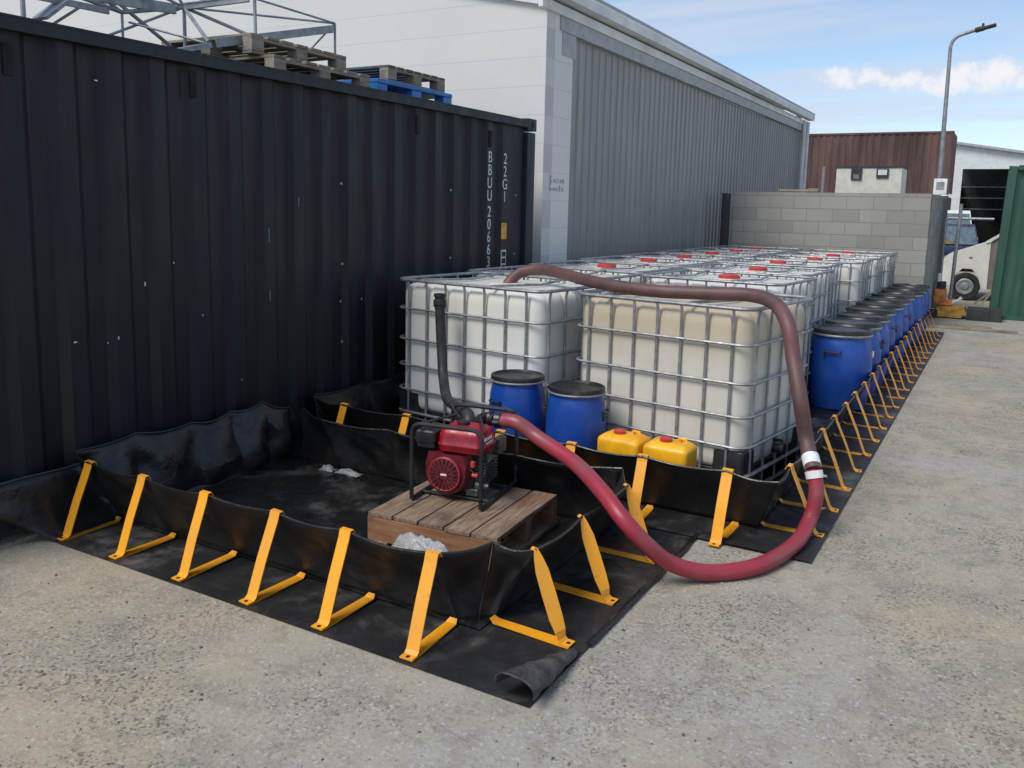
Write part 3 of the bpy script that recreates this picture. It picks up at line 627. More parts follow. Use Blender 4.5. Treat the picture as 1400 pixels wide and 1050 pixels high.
def make_ibc(label, loc, rz, tank='tank', cap=True):
    t = empty('ibc_tank', label, 'liquid tank', loc, rz, 'caged bulk tanks in the long bund')
    tk = tank_mesh().build('tank', tank, t, edge=60)
    rr = rrect(TW, TD, .10, 5)
    mb = MB(); mb.tube([(x, y, TH-.012) for x, y in rr], .0125, 8, True)
    for z in RAILS: mb.tube([(x, y, z) for x, y in rrect(TW, TD, .09, 5)], .0088, 6, True)
    mb.tube([(x, y, .15) for x, y in rrect(TW, TD, .09, 5)], .012, 6, True)
    for x in FXB:
        for s in (-1, 1): mb.tube([(x, s*TD/2-s*.010, .03), (x, s*TD/2-s*.010, TH-.06), (x, s*TD/2, TH-.015)], .0085, 6)
    for y in SYB:
        for s in (-1, 1): mb.tube([(s*TW/2-s*.010, y, .03), (s*TW/2-s*.010, y, TH-.06), (s*TW/2, y, TH-.015)], .0085, 6)
    mb.tube([(x, y, .035) for x, y in rrect(TW-.03, TD-.03, .05, 3)], .014, 6, True)
    mb.build('cage', 'galv', t)
    for x in (-.30, .30):
        MB().tube([(x-.09, TD/2, TH-.006), (x-.09, TD/2-.06, TH-.004), (x+.09*0-.02, 0, TH-.018), (x-.09, -TD/2+.06, TH-.004), (x-.09, -TD/2, TH-.006)], .0095, 6).build('top_bar', 'galv', t)
    for s in (-1, 1):
        for x in (-TW/2+.13, 0, TW/2-.13): MB().box((x, s*(TD/2-.09), .085), (.16, .13, .105), bev=.01).build('pallet_foot', 'black_plastic', t)
    for sx in (-1, 1):
        for sy in (-1, 1): MB().box((sx*(TW/2-.113), sy*(TD/2-.105), .17), (.20, .18, .27), bev=.03).build('corner_guard', 'black_plastic', t)
    MB().box((0, 0, .155), (TW-.08, TD-.08, .03), bev=.008).build('pallet_tray', 'black_plastic', t)
    if cap:
        mb = MB(); mb.lathe([(.085, 1.135), (.088, 1.165), (.080, 1.172), (.05, 1.164), (0, 1.163)], 28)
        for k in range(12): a = k*PI/6; mb.box((.088*math.cos(a), .088*math.sin(a), 1.152), (.008, .014, .024), rz=a)
        mb.build('screw_cap', 'lid_red', t)
    mb = MB(); mb.lathe([(.045, 0), (.045, .05), (.03, .055), (.03, .12), (.038, .125), (.038, .15), (0, .15)], 14, (TW/2-.10, 0, .235), 'X'); mb.box((TW/2+.0, 0, .285), (.07, .02, .02)); mb.build('outlet_valve', 'black_plastic', t)
    return t
def place_ibc(src, label, loc, rz, stain=False):
    c = copy_tree(src); c.location = loc; c.rotation_euler = (0, 0, rz); c['label'] = label; return c
near_r = make_ibc('caged tank with stained cream plastic, nearest, behind the two yellow jerrycans', (-1.765, 5.53, .012), R(-8.5), 'tank_stain', True)
near_l = make_ibc('caged white tank with the black hose hanging down its front, nearest the container', (-3.245, 5.60, .012), R(-7), 'tank', False); near_l.scale = (1.085, 1, 1)
proto = make_ibc('caged white tank second in the right row, directly behind the stained cream tank', (-2.06, 7.37, .012), R(-5), 'tank', True)
ords = ['third', 'fourth', 'fifth', 'sixth', 'seventh']
for k, (x, y, a) in enumerate([(-2.12, 8.60, -3), (-2.24, 9.98, -1), (-2.06, 11.15, 0), (-2.04, 12.33, 0), (-2.03, 13.50, 1)]):
    place_ibc(proto, f'caged white tank {ords[k]} from the front in the row beside the blue drums', (x, y, .012), R(a))
for k, (x, y, a) in enumerate([(-3.38, 6.68, -5), (-3.40, 7.80, -4), (-3.44, 9.05, -2), (-3.42, 10.2, 0), (-3.42, 11.35, 0), (-3.40, 12.45, 0), (-3.40, 13.55, 0)]):
    lab = ['second', 'third', 'fourth', 'fifth', 'sixth', 'seventh', 'eighth'][k]
    place_ibc(proto, f'caged white tank {lab} from the front in the row beside the grey wall', (x, y, .012), R(a))

# ================================================================ DRUMS
def make_drum(label, loc, rz, r, h, group, sticker=True):
    t = empty('plastic_drum', label, 'drum', loc, rz, group); k = r/.285; hh = h-.05*k
    MB().lathe([(0, .004), (r*.78, 0), (r*.86, .01*k), (r*.885, .04*k), (r*.93, hh*.12), (r*.985, hh*.3), (r, hh*.5), (r*.99, hh*.70), (r*.955, hh*.84), (r*.91, hh*.92), (r*.885, hh*.95), (r*.885, hh), (0, hh)], 44).build('body', 'blue', t)
    MB().lathe([(r*.90, hh-.004), (r*.93, hh-.002), (r*.945, h-.012), (r*.93, h), (r*.86, h+.002), (r*.83, h-.012), (r*.78, h-.016), (r*.4, h-.012), (0, h-.011)], 44).build('lid', 'drum_lid', t)
    MB().lathe([(r*.90, hh-.012*k), (r*.955, hh-.010*k), (r*.965, hh+.0), (r*.955, hh+.008*k), (r*.94, hh+.009*k)], 44).build('clamp_ring', 'galv', t)
    for s in (0, PI):       # moulded side grips
        mb = MB(); c = math.cos(s); w = .07*k
        mb.tube([(c*r*.95, -w, hh*.80), (c*r*1.06, -w, hh*.79), (c*r*1.06, w, hh*.79), (c*r*.95, w, hh*.80)], .009*k, 6); mb.tube([(c*r*.98, -w, hh*.70), (c*r*.98, -w, hh*.80)], .008*k, 6); mb.build('handle', 'black_plastic', t)
    if sticker:
        rl = r*1.003; mb = MB(); mb.grid(lambda u, v: (rl*math.cos(-.9+(u-.5)*.26), rl*math.sin(-.9+(u-.5)*.26), hh*(.60+.09*v)), 4, 1); mb.build('sticker', 'label_white', t)
    return t
make_drum('small blue plastic drum, the left of the two between tank fronts', (-2.684, 4.79, .02), R(70), .186, .625, 'small blue drums in front of the tanks', False)
make_drum('small blue plastic drum, the right of the two beside the yellow jerrycans', (-2.262, 4.80, .02), R(15), .19, .600, 'small blue drums in front of the tanks', False)
dy = [7.98, 8.60, 9.22, 9.92, 10.58, 11.22, 11.9, 12.55, 13.15, 13.7]
nm = ['first and nearest', 'second', 'third', 'fourth', 'fifth', 'sixth', 'seventh', 'eighth', 'ninth', 'tenth and farthest']
GD = 'blue drums standing along the right bund wall'
d0 = make_drum('blue plastic drum, first and nearest in the row beside the bund wall', (-1.20, dy[0], .03), R(-95), .27, .70, GD, False)
d1 = None
for k, y in enumerate(dy[1:], 1):
    lab = f'blue plastic drum, {nm[k]} in the row beside the bund wall'
    if d1 is None: d1 = make_drum(lab, (-1.20, y, .03), R(10), .27, .70, GD, True)
    else:
        c = copy_tree(d1); c.location = (-1.205+random.uniform(-.015, .015)+(.03 if k > 6 else 0), y, .03); c.rotation_euler = (0, 0, R(random.choice((10, 100, -60, 170)))); c['label'] = lab

# ================================================================ JERRYCANS
def jerry(label, loc, rz, tilt=0):
    t = empty('jerrycan', label, 'jerrycan', loc, rz, 'yellow jerrycans in front of the tank')
    mb = MB(); n = 10; ring = dens(rrect(.275, .20, .028, 4), .03); zs = [(0, .02), (.01, .006), (.03, 0), (.12, 0), (.125, .004), (.135, .004), (.14, 0), (.325, 0), (.340, .003), (.350, .012), (.366, .034), (.370, .048)]
    vs = []
    for z, ins in zs:
        for p in ring: vs.append((p.x*(1-2*ins/.275), p.y*(1-2*ins/.20), z))
    n = len(ring); fs = [(j*n+k, j*n+(k+1) % n, (j+1)*n+(k+1) % n, (j+1)*n+k) for j in range(len(zs)-1) for k in range(n)]+[tuple(range(n))[::-1], tuple((len(zs)-1)*n+k for k in range(n))]
    mb.add(vs, fs, 0, True); mb.build('body', 'jerry', t, edge=60)
    mb = MB(); mb.tube([(.03, .045, .366), (.04, .045, .380), (.08, .04, .378), (.09, .035, .360)], .009, 8); mb.build('handle', 'jerry', t)
    mb = MB(); mb.lathe([(.030, .36), (.030, .372), (.036, .373), (.036, .388), (.030, .392), (0, .392)], 18, (-.02, -.02, 0)); mb.build('screw_cap', 'lid_red', t)
    MB().lathe([(.004, .362), (.004, .382), (0, .382)], 8, (.065, .005, 0)).build('vent_plug', 'lid_red', t)
    return t
jerry('yellow plastic jerrycan with red cap, the left one beside the blue drum', (-1.893, 4.705, .022), R(-5))
jerry('yellow plastic jerrycan with red cap, the right one in front of the stained tank', (-1.600, 4.695, .022), R(-2))

# ================================================================ PUMP PALLET, PUMP
pp = empty('wooden_pallet', 'brown wooden pallet under the red pump inside the near bund', 'pallet', (-2.322, 3.625, .022), R(4)); pp.scale = (.945, .945, 1.24)
for i in range(5):
    MB().box((-.39+.078+i*.156, random.uniform(-.004, .004), .128), (.146, .75, .018), rz=random.uniform(-.006, .006), bev=.003).build('deck_board', 'wood_y', pp)
MB().box((0, -.358, .069), (.78, .034, .098), bev=.003).build('end_plank', 'wood_x', pp)
for y in (0, .355): MB().box((0, y, .069), (.77, .06, .098), bev=.004).build('bearer', 'wood_x', pp)
for i in range(3): MB().box((-.325+i*.325, 0, .012), (.13, .775, .021), bev=.003).build('bottom_board', 'wood_y', pp)
pu = empty('water_pump', 'red petrol engine water pump in a black tube frame on the pallet', 'water pump', (-2.416, 3.763, .193), R(8.5)); pu.scale = (.98, .98, .98)
hx, hy = .20, .25; ZT = .425; r_ = .0115
def bend(P, rad=.05, n=5):
    P = [Vector(p) for p in P]; o = [P[0]]
    for i in range(1, len(P)-1):
        a = (P[i-1]-P[i]).normalized(); b = (P[i+1]-P[i]).normalized(); k = min(rad, (P[i-1]-P[i]).length*.45, (P[i+1]-P[i]).length*.45); p0 = P[i]+a*k; p1 = P[i]+b*k
        for q in range(n+1): t = q/n; o.append(p0*(1-t)**2+P[i]*2*t*(1-t)+p1*t*t)
    return o+[P[-1]]
mb = MB()
for s in (-1, 1): mb.tube(bend([(-hx, s*hy, .012+.0), (-hx, s*hy, ZT), (hx, s*hy, ZT), (hx, s*hy, .012)], .06), r_, 10)
for s in (-1, 1): mb.tube(bend([(s*hx, -hy, .06), (s*hx, -hy, .012), (s*hx, hy, .012), (s*hx, hy, .06)], .04), r_, 10); mb.tube([(s*hx, -hy+.03, ZT-.02), (s*hx*.35, hy*.1, ZT+.0), (s*hx, hy-.03, ZT-.0)], .009, 8)
for y in (-.12, .12): mb.tube([(-hx, y, .014), (hx, y, .014)], .010, 8)
mb.build('tube_frame', 'pump_black', pu)
# engine block and recoil housing facing the front (-Y)
mb = MB(); mb.box((.0, -.03, .13), (.20, .20, .17), bev=.02); mb.box((.11, -.02, .15), (.08, .15, .11), bev=.01); mb.build('engine_block', 'pump_dark', pu)
mb = MB()
for k in range(7): mb.box((.105, -.02, .10+k*.018), (.12, .17, .006))
mb.build('cooling_fins', 'alloy', pu)
fh = MB(); ring = [(.125*math.cos(a)*(1.0 if math.sin(a) < .2 else 1.08), .125*math.sin(a) if math.sin(a) < .5 else .10) for a in [2*PI*k/40 for k in range(40)]]
def shroud(sc, y): return [(-.035+x*sc, y, .158+z*sc) for x, z in ring]
vs = shroud(1.02, -.10)+shroud(1.0, -.165)+shroud(.93, -.183); n = 40
fh.add(vs, [(j*n+k, j*n+(k+1) % n, (j+1)*n+(k+1) % n, (j+1)*n+k) for j in range(2) for k in range(n)]+[tuple(2*n+k for k in range(n))], 0, True)
sh = fh.build('fan_shroud', 'pump_maroon', pu)
mb = MB(); mb.lathe([(.094, 0), (.094, .012), (.086, .020), (.05, .024), (.0, .024)], 40, (-.035, -.180, .152), 'Y'); rc = mb.build('recoil_cover', 'pump_maroon', pu)
mb = MB()
for k in range(20): a = 2*PI*k/20; c, s = math.cos(a), math.sin(a); mb.bar((-.035+c*.052, -.2045, .152+s*.052), (-.035+c*.084, -.2025, .152+s*.084), .008, .004, 0)
for k in range(10): a = 2*PI*k/10; c, s = math.cos(a), math.sin(a); mb.bar((-.035+c*.024, -.2055, .152+s*.024), (-.035+c*.042, -.2055, .152+s*.042), .008, .004, 0)
mb.build('cooling_slots', 'hole', rc)
mb = MB(); mb.tube([(-.035+.088*math.cos(2*PI*k/36), -.200, .152+.088*math.sin(2*PI*k/36)) for k in range(36)], .003, 6, True); mb.build('rim', 'lid_red', rc)
MB().box((-.035, -.2065, .152), (.035, .003, .010)).build('badge', 'label_white', rc)
# fuel tank
mb = MB(); ring = dens(rrect(.265, .21, .045, 5), .04); zs = [(.270, .022), (.276, .004), (.30, 0), (.308, -.006), (.314, -.006), (.32, 0), (.365, .004), (.39, .016), (.402, .035), (.404, .06)]; n = len(ring)
vs = [(.045+p.x*(1-2*i_/.265), -.085+p.y*(1-2*i_/.21), z) for z, i_ in zs for p in ring]
mb.add(vs, [(j*n+k, j*n+(k+1) % n, (j+1)*n+(k+1) % n, (j+1)*n+k) for j in range(len(zs)-1) for k in range(n)]+[tuple(range(n))[::-1], tuple((len(zs)-1)*n+k for k in range(n))], 0, True)
ftk = mb.build('fuel_tank', 'pump_red', pu, edge=50)
mb = MB(); mb.lathe([(.032, .40), (.034, .405), (.034, .420), (.026, .424), (0, .425)], 20, (.02, -.08, 0)); mb.build('fuel_cap', 'black_plastic', ftk)
mb = MB()
for k in range(5): mb.box((.1778, -.15+k*.020, .352), (.002, .013, .016))
for k in range(5): mb.box((.1780, -.13+k*.018, .328), (.002, .012, .012))
mb.build('tank_decal', 'label_white', ftk)
# air cleaner, carburettor, muffler side
mb = MB(); mb.box((-.160, -.10, .335), (.12, .17, .075), bev=.02); mb.box((-.158, -.10, .290), (.105, .15, .03), bev=.01); mb.lathe([(.014, .37), (.014, .382), (0, .384)], 12, (-.16, -.08, 0)); mb.build('air_cleaner', 'pump_black', pu)
mb = MB(); mb.box((-.13, .02, .24), (.05, .06, .07), bev=.01); mb.lathe([(.022, 0), (.024, .04), (.0, .045)], 14, (-.13, .02, .175)); mb.tube([(-.16, -.02, .27), (-.18, -.05, .22), (-.15, -.07, .16), (-.11, -.09, .15)], .005, 6); mb.tube([(-.15, .03, .2), (-.17, .0, .15), (-.12, -.03, .12)], .006, 6); mb.box((-.165, .03, .27), (.05, .012, .03), bev=.003); mb.build('carburettor', 'alloy', pu)
mb = MB(); mb.tube([(.10, -.10, .07), (.15, -.13, .10), (.16, -.08, .2), (.13, -.04, .26)], .006, 6); mb.build('cable', 'rubber', pu)
MB().tube([(-.09, -.10, .25), (-.12, -.15, .24), (-.13, -.16, .19)], .004, 6).build('cable', 'rubber', pu); MB().tube([(.08, -.16, .20), (.13, -.16, .16), (.15, -.10, .12)], .004, 6).build('cable', 'rubber', pu)
mb = MB(); mb.lathe([(0, .0), (.028, .0), (.030, .01), (.030, .03), (.018, .045), (.016, .07), (0, .07)], 16, (.11, -.10, .085), 'X'); mb.box((.10, -.11, .052), (.07, .06, .04), bev=.008); mb.build('oil_filler', 'alloy', pu)
MB().box((.113, -.158, .215), (.025, .02, .035), bev=.005).build('switch', 'lid_red', pu)
MB().lathe([(.0, 0), (.012, 0), (.012, .03), (0, .03)], 12, (.11, -.155, .155), 'X').build('plug_boot', 'lid_red', pu)
MB().box((.165, .08, .27), (.05, .10, .09), bev=.015).build('muffler', 'alloy', pu)
# pump volute with two ports
mb = MB(); mb.lathe([(.0, -.10), (.085, -.10), (.105, -.085), (.105, .02), (.09, .035), (0, .035)], 30, (.0, .14, .175), 'Y'); mb.lathe([(.05, 0), (.05, .06), (.062, .062), (.062, .075), (0, .075)], 24, (.0, .17, .25)); mb.build('volute', 'pump_dark', pu)
mb = MB(); el = crom([(.03, .10, .33), (.035, .10, .375), (.075, .09, .405), (.14, .07, .408)], 6); mb.tube(el, .034, 16); mb.lathe([(.043, 0), (.043, .016), (0, .016)], 20, (.10, .083, .408), 'X'); mb.lathe([(.044, 0), (.044, .03), (.040, .034), (0, .034)], 20, (.145, .07, .408), 'X'); mb.build('discharge_elbow', 'pump_black', pu)
for s in (-1, 1): MB().box((.165, .07+s*.056, .408), (.04, .010, .014), bev=.003).build('cam_lever', 'alloy', pu)
mb = MB(); mb.lathe([(.045, 0), (.045, .05), (.055, .052), (.055, .07), (.044, .075), (0, .075)], 20, (-.06, .17, .26)); mb.build('suction_port', 'pump_black', pu)
MB().box((.16, -.0, .318), (.004, .04, .05), rz=.3).build('warning_tag', 'sticker', pu)

# ================================================================ HOSES
pul = Matrix.Translation((-2.416, 3.763, .193)) @ Matrix.Rotation(R(8.5), 4, 'Z') @ Matrix.Scale(.98, 4)
o1 = pul @ Vector((.185, .07, .408)); 
H1 = [o1, o1+Vector((.09, .0, .0)), Vector((-2.03, 3.87, .525)), Vector((-1.77, 3.77, .46)), Vector((-1.54, 3.59, .405)), Vector((-1.40, 3.50, .335)), Vector((-1.30, 3.54, .225)), Vector((-1.21, 3.66, .105)), Vector((-1.07, 3.80, .044)), Vector((-.90, 4.00, .044)), Vector((-0.805, 4.352, 0.05)), Vector((-0.782, 4.600, 0.105)), Vector((-0.760, 4.630, 0.25)), Vector((-0.789, 4.659, 0.37))]
hz = empty('suction_hose', 'thick red hose looping from the pump over the ground onto the tanks', 'hose', (0, 0, 0))
near = crom(H1, 34); MB().tube(near, [.0385*(1+.022*(i % 2)+.03*nz(i*.02, 4)) for i in range(len(near))], 20).build('red_length', 'hose_red', hz)
H2 = [Vector((-0.789, 4.659, 0.37)), Vector((-0.860, 4.781, 0.5)), Vector((-.90, 4.75, .72)), Vector((-.97, 4.84, .93)), Vector((-1.02, 4.89, 1.10)), Vector((-1.13, 5.02, 1.205)), Vector((-1.30, 5.13, 1.232)), Vector((-1.55, 5.14, 1.225)), Vector((-1.86, 5.12, 1.218)), Vector((-2.15, 5.18, 1.222)), Vector((-2.42, 5.30, 1.235)), Vector((-2.70, 5.50, 1.25)), Vector((-2.98, 5.68, 1.262)), Vector((-3.17, 5.68, 1.235)), Vector((-3.235, 5.60, 1.15)), Vector((-3.225, 5.58, 1.10))]
far_ = crom(H2, 30); MB().tube(far_, [.041*(1+.022*(i % 2)+.03*nz(i*.02, 9)) for i in range(len(far_))], 20).build('weathered_length', 'hose_dirty', hz)
for a, b in ((near[-16], near[-4]), (far_[5], far_[15])):
    MB().tube([a, b], .0465, 24).build('hose_clamp', 'label_white', hz)
MB().tube([near[-10]+Vector((.045, 0, .0)), near[-10]+Vector((.065, -.005, 0))], .008, 8).build('clamp_bolt', 'galv', hz)
bh = empty('suction_hose', 'black ribbed hose hooked on the left tank and dropping to the pump', 'hose', (0, 0, 0))
s1 = pul @ Vector((-.06, .17, .335))
P = crom([(-3.405, 4.935, 1.03), (-3.395, 4.93, .80), (-3.35, 4.86, .66), (-3.17, 4.66, .58), (-2.86, 4.34, .535), tuple(s1+Vector((-.13, .12, .10))), tuple(s1)], 14)
P = crom([(-3.40, 4.93, 1.03), (-3.39, 4.93, .85), (-3.37, 4.92, .68), (-3.30, 4.84, .53), (-3.12, 4.62, .46), (-2.85, 4.32, .50), tuple(s1+Vector((-.04, .05, .04))), tuple(s1+Vector((0, 0, -.03)))], 14)
mb = MB(); mb.tube(P, [.034+.0012*(i % 2) for i in range(len(P))], 14); mb.build('hose_length', 'rubber', bh)
mb = MB(); mb.lathe([(.036, 0), (.036, .03), (.045, .035), (.045, .065), (.036, .07), (.036, .085), (.042, .09), (.042, .11), (.030, .112), (.030, .02), (0, .02)], 20, (-3.40, 4.93, 1.0)); mb.build('coupling', 'black_plastic', bh)
for s in (-1, 1): MB().box((-3.40+s*.046, 4.93, 1.04), (.010, .014, .05), bev=.003).build('cam_lever', 'pump_dark', bh)

# ================================================================ SMALL THINGS IN THE NEAR BUND
def crumple(name, label, cat, loc, sx, sy, h, mat, seed, n=22):
    mb = MB()
    def fn(u, v):
        x = (u-.5)*2; y = (v-.5)*2; r = min(1, math.hypot(x, y)); e = max(0, 1-r*r)
        return (x*sx/2*(1+.15*nz(u*3, v*3, seed)), y*sy/2*(1+.15*nz(u*3, v*3, seed+5)), h*min(1, e*1.6)*(.65+.35*nz(u*3, v*3, seed*.37)+.14*abs(nz(u*9, v*9, seed*.37)))+.004)
    mb.grid(fn, n, n); o = mb.build(name, mat, None, loc, sol=.0015); return tag(o, label, cat)
crumple('plastic_bag', 'crumpled clear plastic bag lying at the front edge of the pump pallet', 'plastic bag', (-2.25, 3.13, .06), .40, .18, .14, 'film', 3, 40)
crumple('plastic_scrap', 'small grey plastic scrap on the bund floor, farther left one', 'scrap', (-3.62, 4.02, .035), .10, .07, .035, 'film', 11, 14)
crumple('plastic_scrap', 'small pale plastic scrap on the bund floor near the rear wall', 'scrap', (-3.46, 4.03, .035), .18, .07, .03, 'film', 17, 14)

# ================================================================ BACK OF THE YARD
WY = 14.5
bw = empty('block_wall', 'grey concrete block wall closing the yard behind the tanks', 'wall', (-1.06, WY, 0))
MB().box((-1.51, .1, 1.0+.03), (3.02, .2, 2.06)).build('wall_panel', 'grey_block_x', bw)
MB().box((-.098, 2.15, 1.0+.03), (.2, 3.9, 2.06)).build('return_wall', 'grey_block_y', bw)
MB().box((-4.12, 14.3, 1.0), (.10, .2, 2.05), bev=.01).build('post', 'dark_inside'); o = bpy.data.objects['post']; tag(o, 'dark steel post where the block wall meets the grey cladding', 'post')
mb = MB(); mb.box((-3.03, 14.6, 2.088), (.62, .17, .035), rz=.02, bev=.004); mb.box((-2.80, 14.6, 2.115), (.16, .13, .02), rz=.4, bev=.003); tag(mb.build('timber_board', 'wood_grey_x'), 'short grey timber board lying on top of the block wall', 'board')
# stacked rusty containers
def back_container(label, x0, x1, y, z0, mat):
    t = empty('shipping_container', label, 'shipping container', (x0, y, z0)); L = x1-x0; prof = []; x = .15; p = .278
    prof.append((.1, 0))
    while x+p < L-.15: prof += [(x, 0), (x+.07, .036), (x+.14, .036), (x+.21, 0)]; x += p
    prof.append((L-.1, 0)); n = len(prof); mb = MB(); mb.add([(a, b+.03, .12) for a, b in prof]+[(a, b+.03, 2.5) for a, b in prof], [(i, i+1, n+i+1, n+i) for i in range(n-1)]); mb.build('side_panel', mat, t)
    for xx in (.07, L-.07): MB().box((xx, .08, 1.29), (.14, .16, 2.58)).build('corner_post', mat, t)
    MB().box((L/2, .06, 2.54), (L-.28, .10, .08)).build('top_rail', mat, t); MB().box((L/2, .06, .07), (L-.28, .10, .10)).build('bottom_rail', mat, t)
    MB().box((L/2, 1.25, 2.53), (L-.1, 2.2, .04)).build('roof_panel', mat, t)
    for xx in (.03, L-.03): MB().box((xx, 1.3, 1.3), (.05, 2.2, 2.45)).build('end_panel', mat, t)
    return t
back_container('rusty brown shipping container, lower of the stack behind the block wall', -8.3, -2.30, 40, 0, 'rusty')
back_container('rusty brown shipping container, upper of the stack against the sky', -8.3, -2.30, 40, 2.62, 'rusty')
cs = empty('site_cabin', 'cream cabin with two small windows at its roof edge behind the block wall', 'cabin', (-4.22, 25, 0))
MB().box((.82, .6, 1.49), (1.64, 1.2, 2.98), bev=.01).build('body', 'cream', cs)
MB().box((.82, .6, 2.995), (1.70, 1.26, .03)).build('roof', 'dark_inside', cs)
w_ = MB().box((.52, -.02, 2.81), (.27, .05, .30)).build('window', 'dark_inside', cs); MB().box((.52, -.05, 2.74), (.14, .012, .12)).build('pane', 'van_pillar', w_)
w_ = MB().box((1.17, -.02, 2.83), (.30, .05, .24)).build('window', 'dark_inside', cs); MB().box((1.17, -.05, 2.85), (.22, .012, .14)).build('pane', 'shed_white', w_)
mb = MB(); mb.tube([(-4.37, 24, 0), (-4.37, 24, 2.95)], .035, 8); tag(mb.build('pipe_post', 'galv'), 'thin pale pipe post before the rusty container, left of the cream cabin', 'post')
# street lamp
LX, LYY = -1.075, 16.0
la = empty('street_lamp', 'tall curved galvanised street lamp rising behind the block wall', 'street lamp', (LX, LYY, 0))
mb = MB(); P = bend([(0, 0, 0), (0.0, 0, 2.6), (-.02, 0, 4.58), (.34, 0, 4.68)], .38, 10); n = len(P); mb.tube(P, [.055-.028*min(1, p.z/4.4) for p in P], 12); mb.build('pole', 'galv_dull', la)
mb = MB(); mb.box((.46, 0, 4.70), (.30, .13, .045), rot=Matrix.Rotation(-.22, 3, 'Y'), bev=.02); mb.box((.38, 0, 4.685), (.14, .10, .07), rot=Matrix.Rotation(-.22, 3, 'Y'), bev=.02); mb.build('lamp_head', 'dark_inside', la)
MB().lathe([(.018, 0), (.02, .03), (.012, .045), (0, .046)], 10, (.42, 0, 4.73)).build('light_sensor', 'dark_inside', la)
sb = empty('sign_box', 'small white notice fixed to the lamp post above the wall corner', 'sign', (-1.0, 15.2, 2.1))
mb = MB(); mb.box((.0, 0, .085), (.19, .05, .25), bev=.01); mb.build('panel', 'label_white', sb)
mb = MB(); mb.box((0, -.028, .10), (.11, .004, .12)); mb.build('pictogram', 'galv_dull', sb)
# white open shed far behind
sh = empty('open_shed', 'white gabled shed with a dark open bay at the far right', 'building', (-2.95, 50, 0))
mb = MB(); mb.add([(0, 0, 0), (.62, 0, 0), (.62, 0, 4.15), (3.9, 0, 4.15), (3.9, 0, 0), (9, 0, 0), (9, 0, 3.9), (0, 0, 5.42)], [(0, 1, 2, 7), (2, 3, 6, 7), (3, 4, 5, 6)]); mb.build('front_wall', 'shed_white', sh, sol=.08)
mb = MB(); mb.add([(-.1, -.3, 5.50), (9.2, -.3, 3.95), (9.2, 12, 3.95), (-.1, 12, 5.50)], [(0, 1, 2, 3)]); mb.build('roof', 'roof_grey', sh, sol=.12)
MB().box((4.5, 11.5, 2.4), (9, .1, 4.8)).build('back_wall', 'dark_inside', sh)
for x in (.1, 8.9): MB().box((x, 5.9, 1.9), (.1, 11, 3.8)).build('side_wall', 'dark_inside', sh)
for k in range(3): MB().box((2, 6, 2.2+k*.62), (4, .12, .07)).build('shelf_beam', 'galv_dull', sh)
# green container at the right edge
gc = empty('green_container', 'dark green shipping container cut off by the right edge', 'shipping container', (-.17, 16.9, 0)); gc.rotation_euler = (0, R(2), 0)
mb = MB(); prof = [(.0, 0), (.12, 0)]; x = .12
while x < 2.2: prof += [(x, 0), (x+.07, .03), (x+.14, .03), (x+.21, 0)]; x += .278
prof.append((2.44, 0)); n = len(prof); mb.add([(a, b, .08) for a, b in prof]+[(a, b, 2.55) for a, b in prof], [(i, i+1, n+i+1, n+i) for i in range(n-1)]); mb.build('end_panel', 'cont_green', gc)
MB().box((.0, 3.0, 1.32), (.04, 5.9, 2.45)).build('side_panel', 'cont_green', gc)
MB().box((.05, .0, 1.30), (.13, .13, 2.58), bev=.01).build('corner_post', 'cont_green', gc)
MB().box((1.3, .0, 2.57), (2.35, .1, .08)).build('top_rail', 'cont_green', gc); MB().box((1.3, .0, .05), (2.35, .1, .08)).build('bottom_rail', 'cont_green', gc); MB().box((1.22, 3, 2.57), (2.35, 5.8, .04)).build('roof_panel', 'cont_green', gc)
# white van nose
va = empty('white_van', 'white van with sloping bonnet seen between the wall and green container', 'van', (-1.10, 20.3, 0))
mb = MB(); mb.prism([(-.05, .30), (-.05, .84), (.02, .93), (.35, 1.06), (.75, 1.22), (.80, 1.22), (.80, .25), (.68, .25), (.64, .50), (.50, .66), (.32, .66), (.18, .50), (.14, .30)], 0, 1.7, 'XZ'); mb.build('body', 'van_white', va)
MB().prism([(.80, 1.22), (1.30, 1.62), (1.9, 1.66), (1.9, .25), (.80, .25)], 0.02, 1.7, 'XZ').build('door', 'van_pillar', va)
mb = MB(); mb.bar((.72, .0, 1.22), (1.32, .0, 1.64), .05, .05); mb.build('windscreen_pillar', 'van_white', va)
mb = MB(); mb.lathe([(.0, -.2), (.28, -.2), (.28, .02), (.265, .05), (.19, .05), (.18, .02), (0, .02)], 28, (.40, -.03, .29), 'Y'); wv = mb.build('wheel', 'tyre', va)
for o_ in [wv]: pass
mb = MB(); mb.lathe([(.0, .02), (.06, .02), (.08, .0), (.15, .012), (.17, .0)], 24, (.40, -.075, .29), 'Y'); mb.build('rim', 'galv_dull', wv)
MB().box((1.06, -.01, 1.12), (.18, .04, .22), bev=.02).build('wing_mirror', 'label_white', va)
MB().box((.46, -.01, .90), (.07, .012, .03), bev=.004).build('side_indicator', 'galv_dull', va)
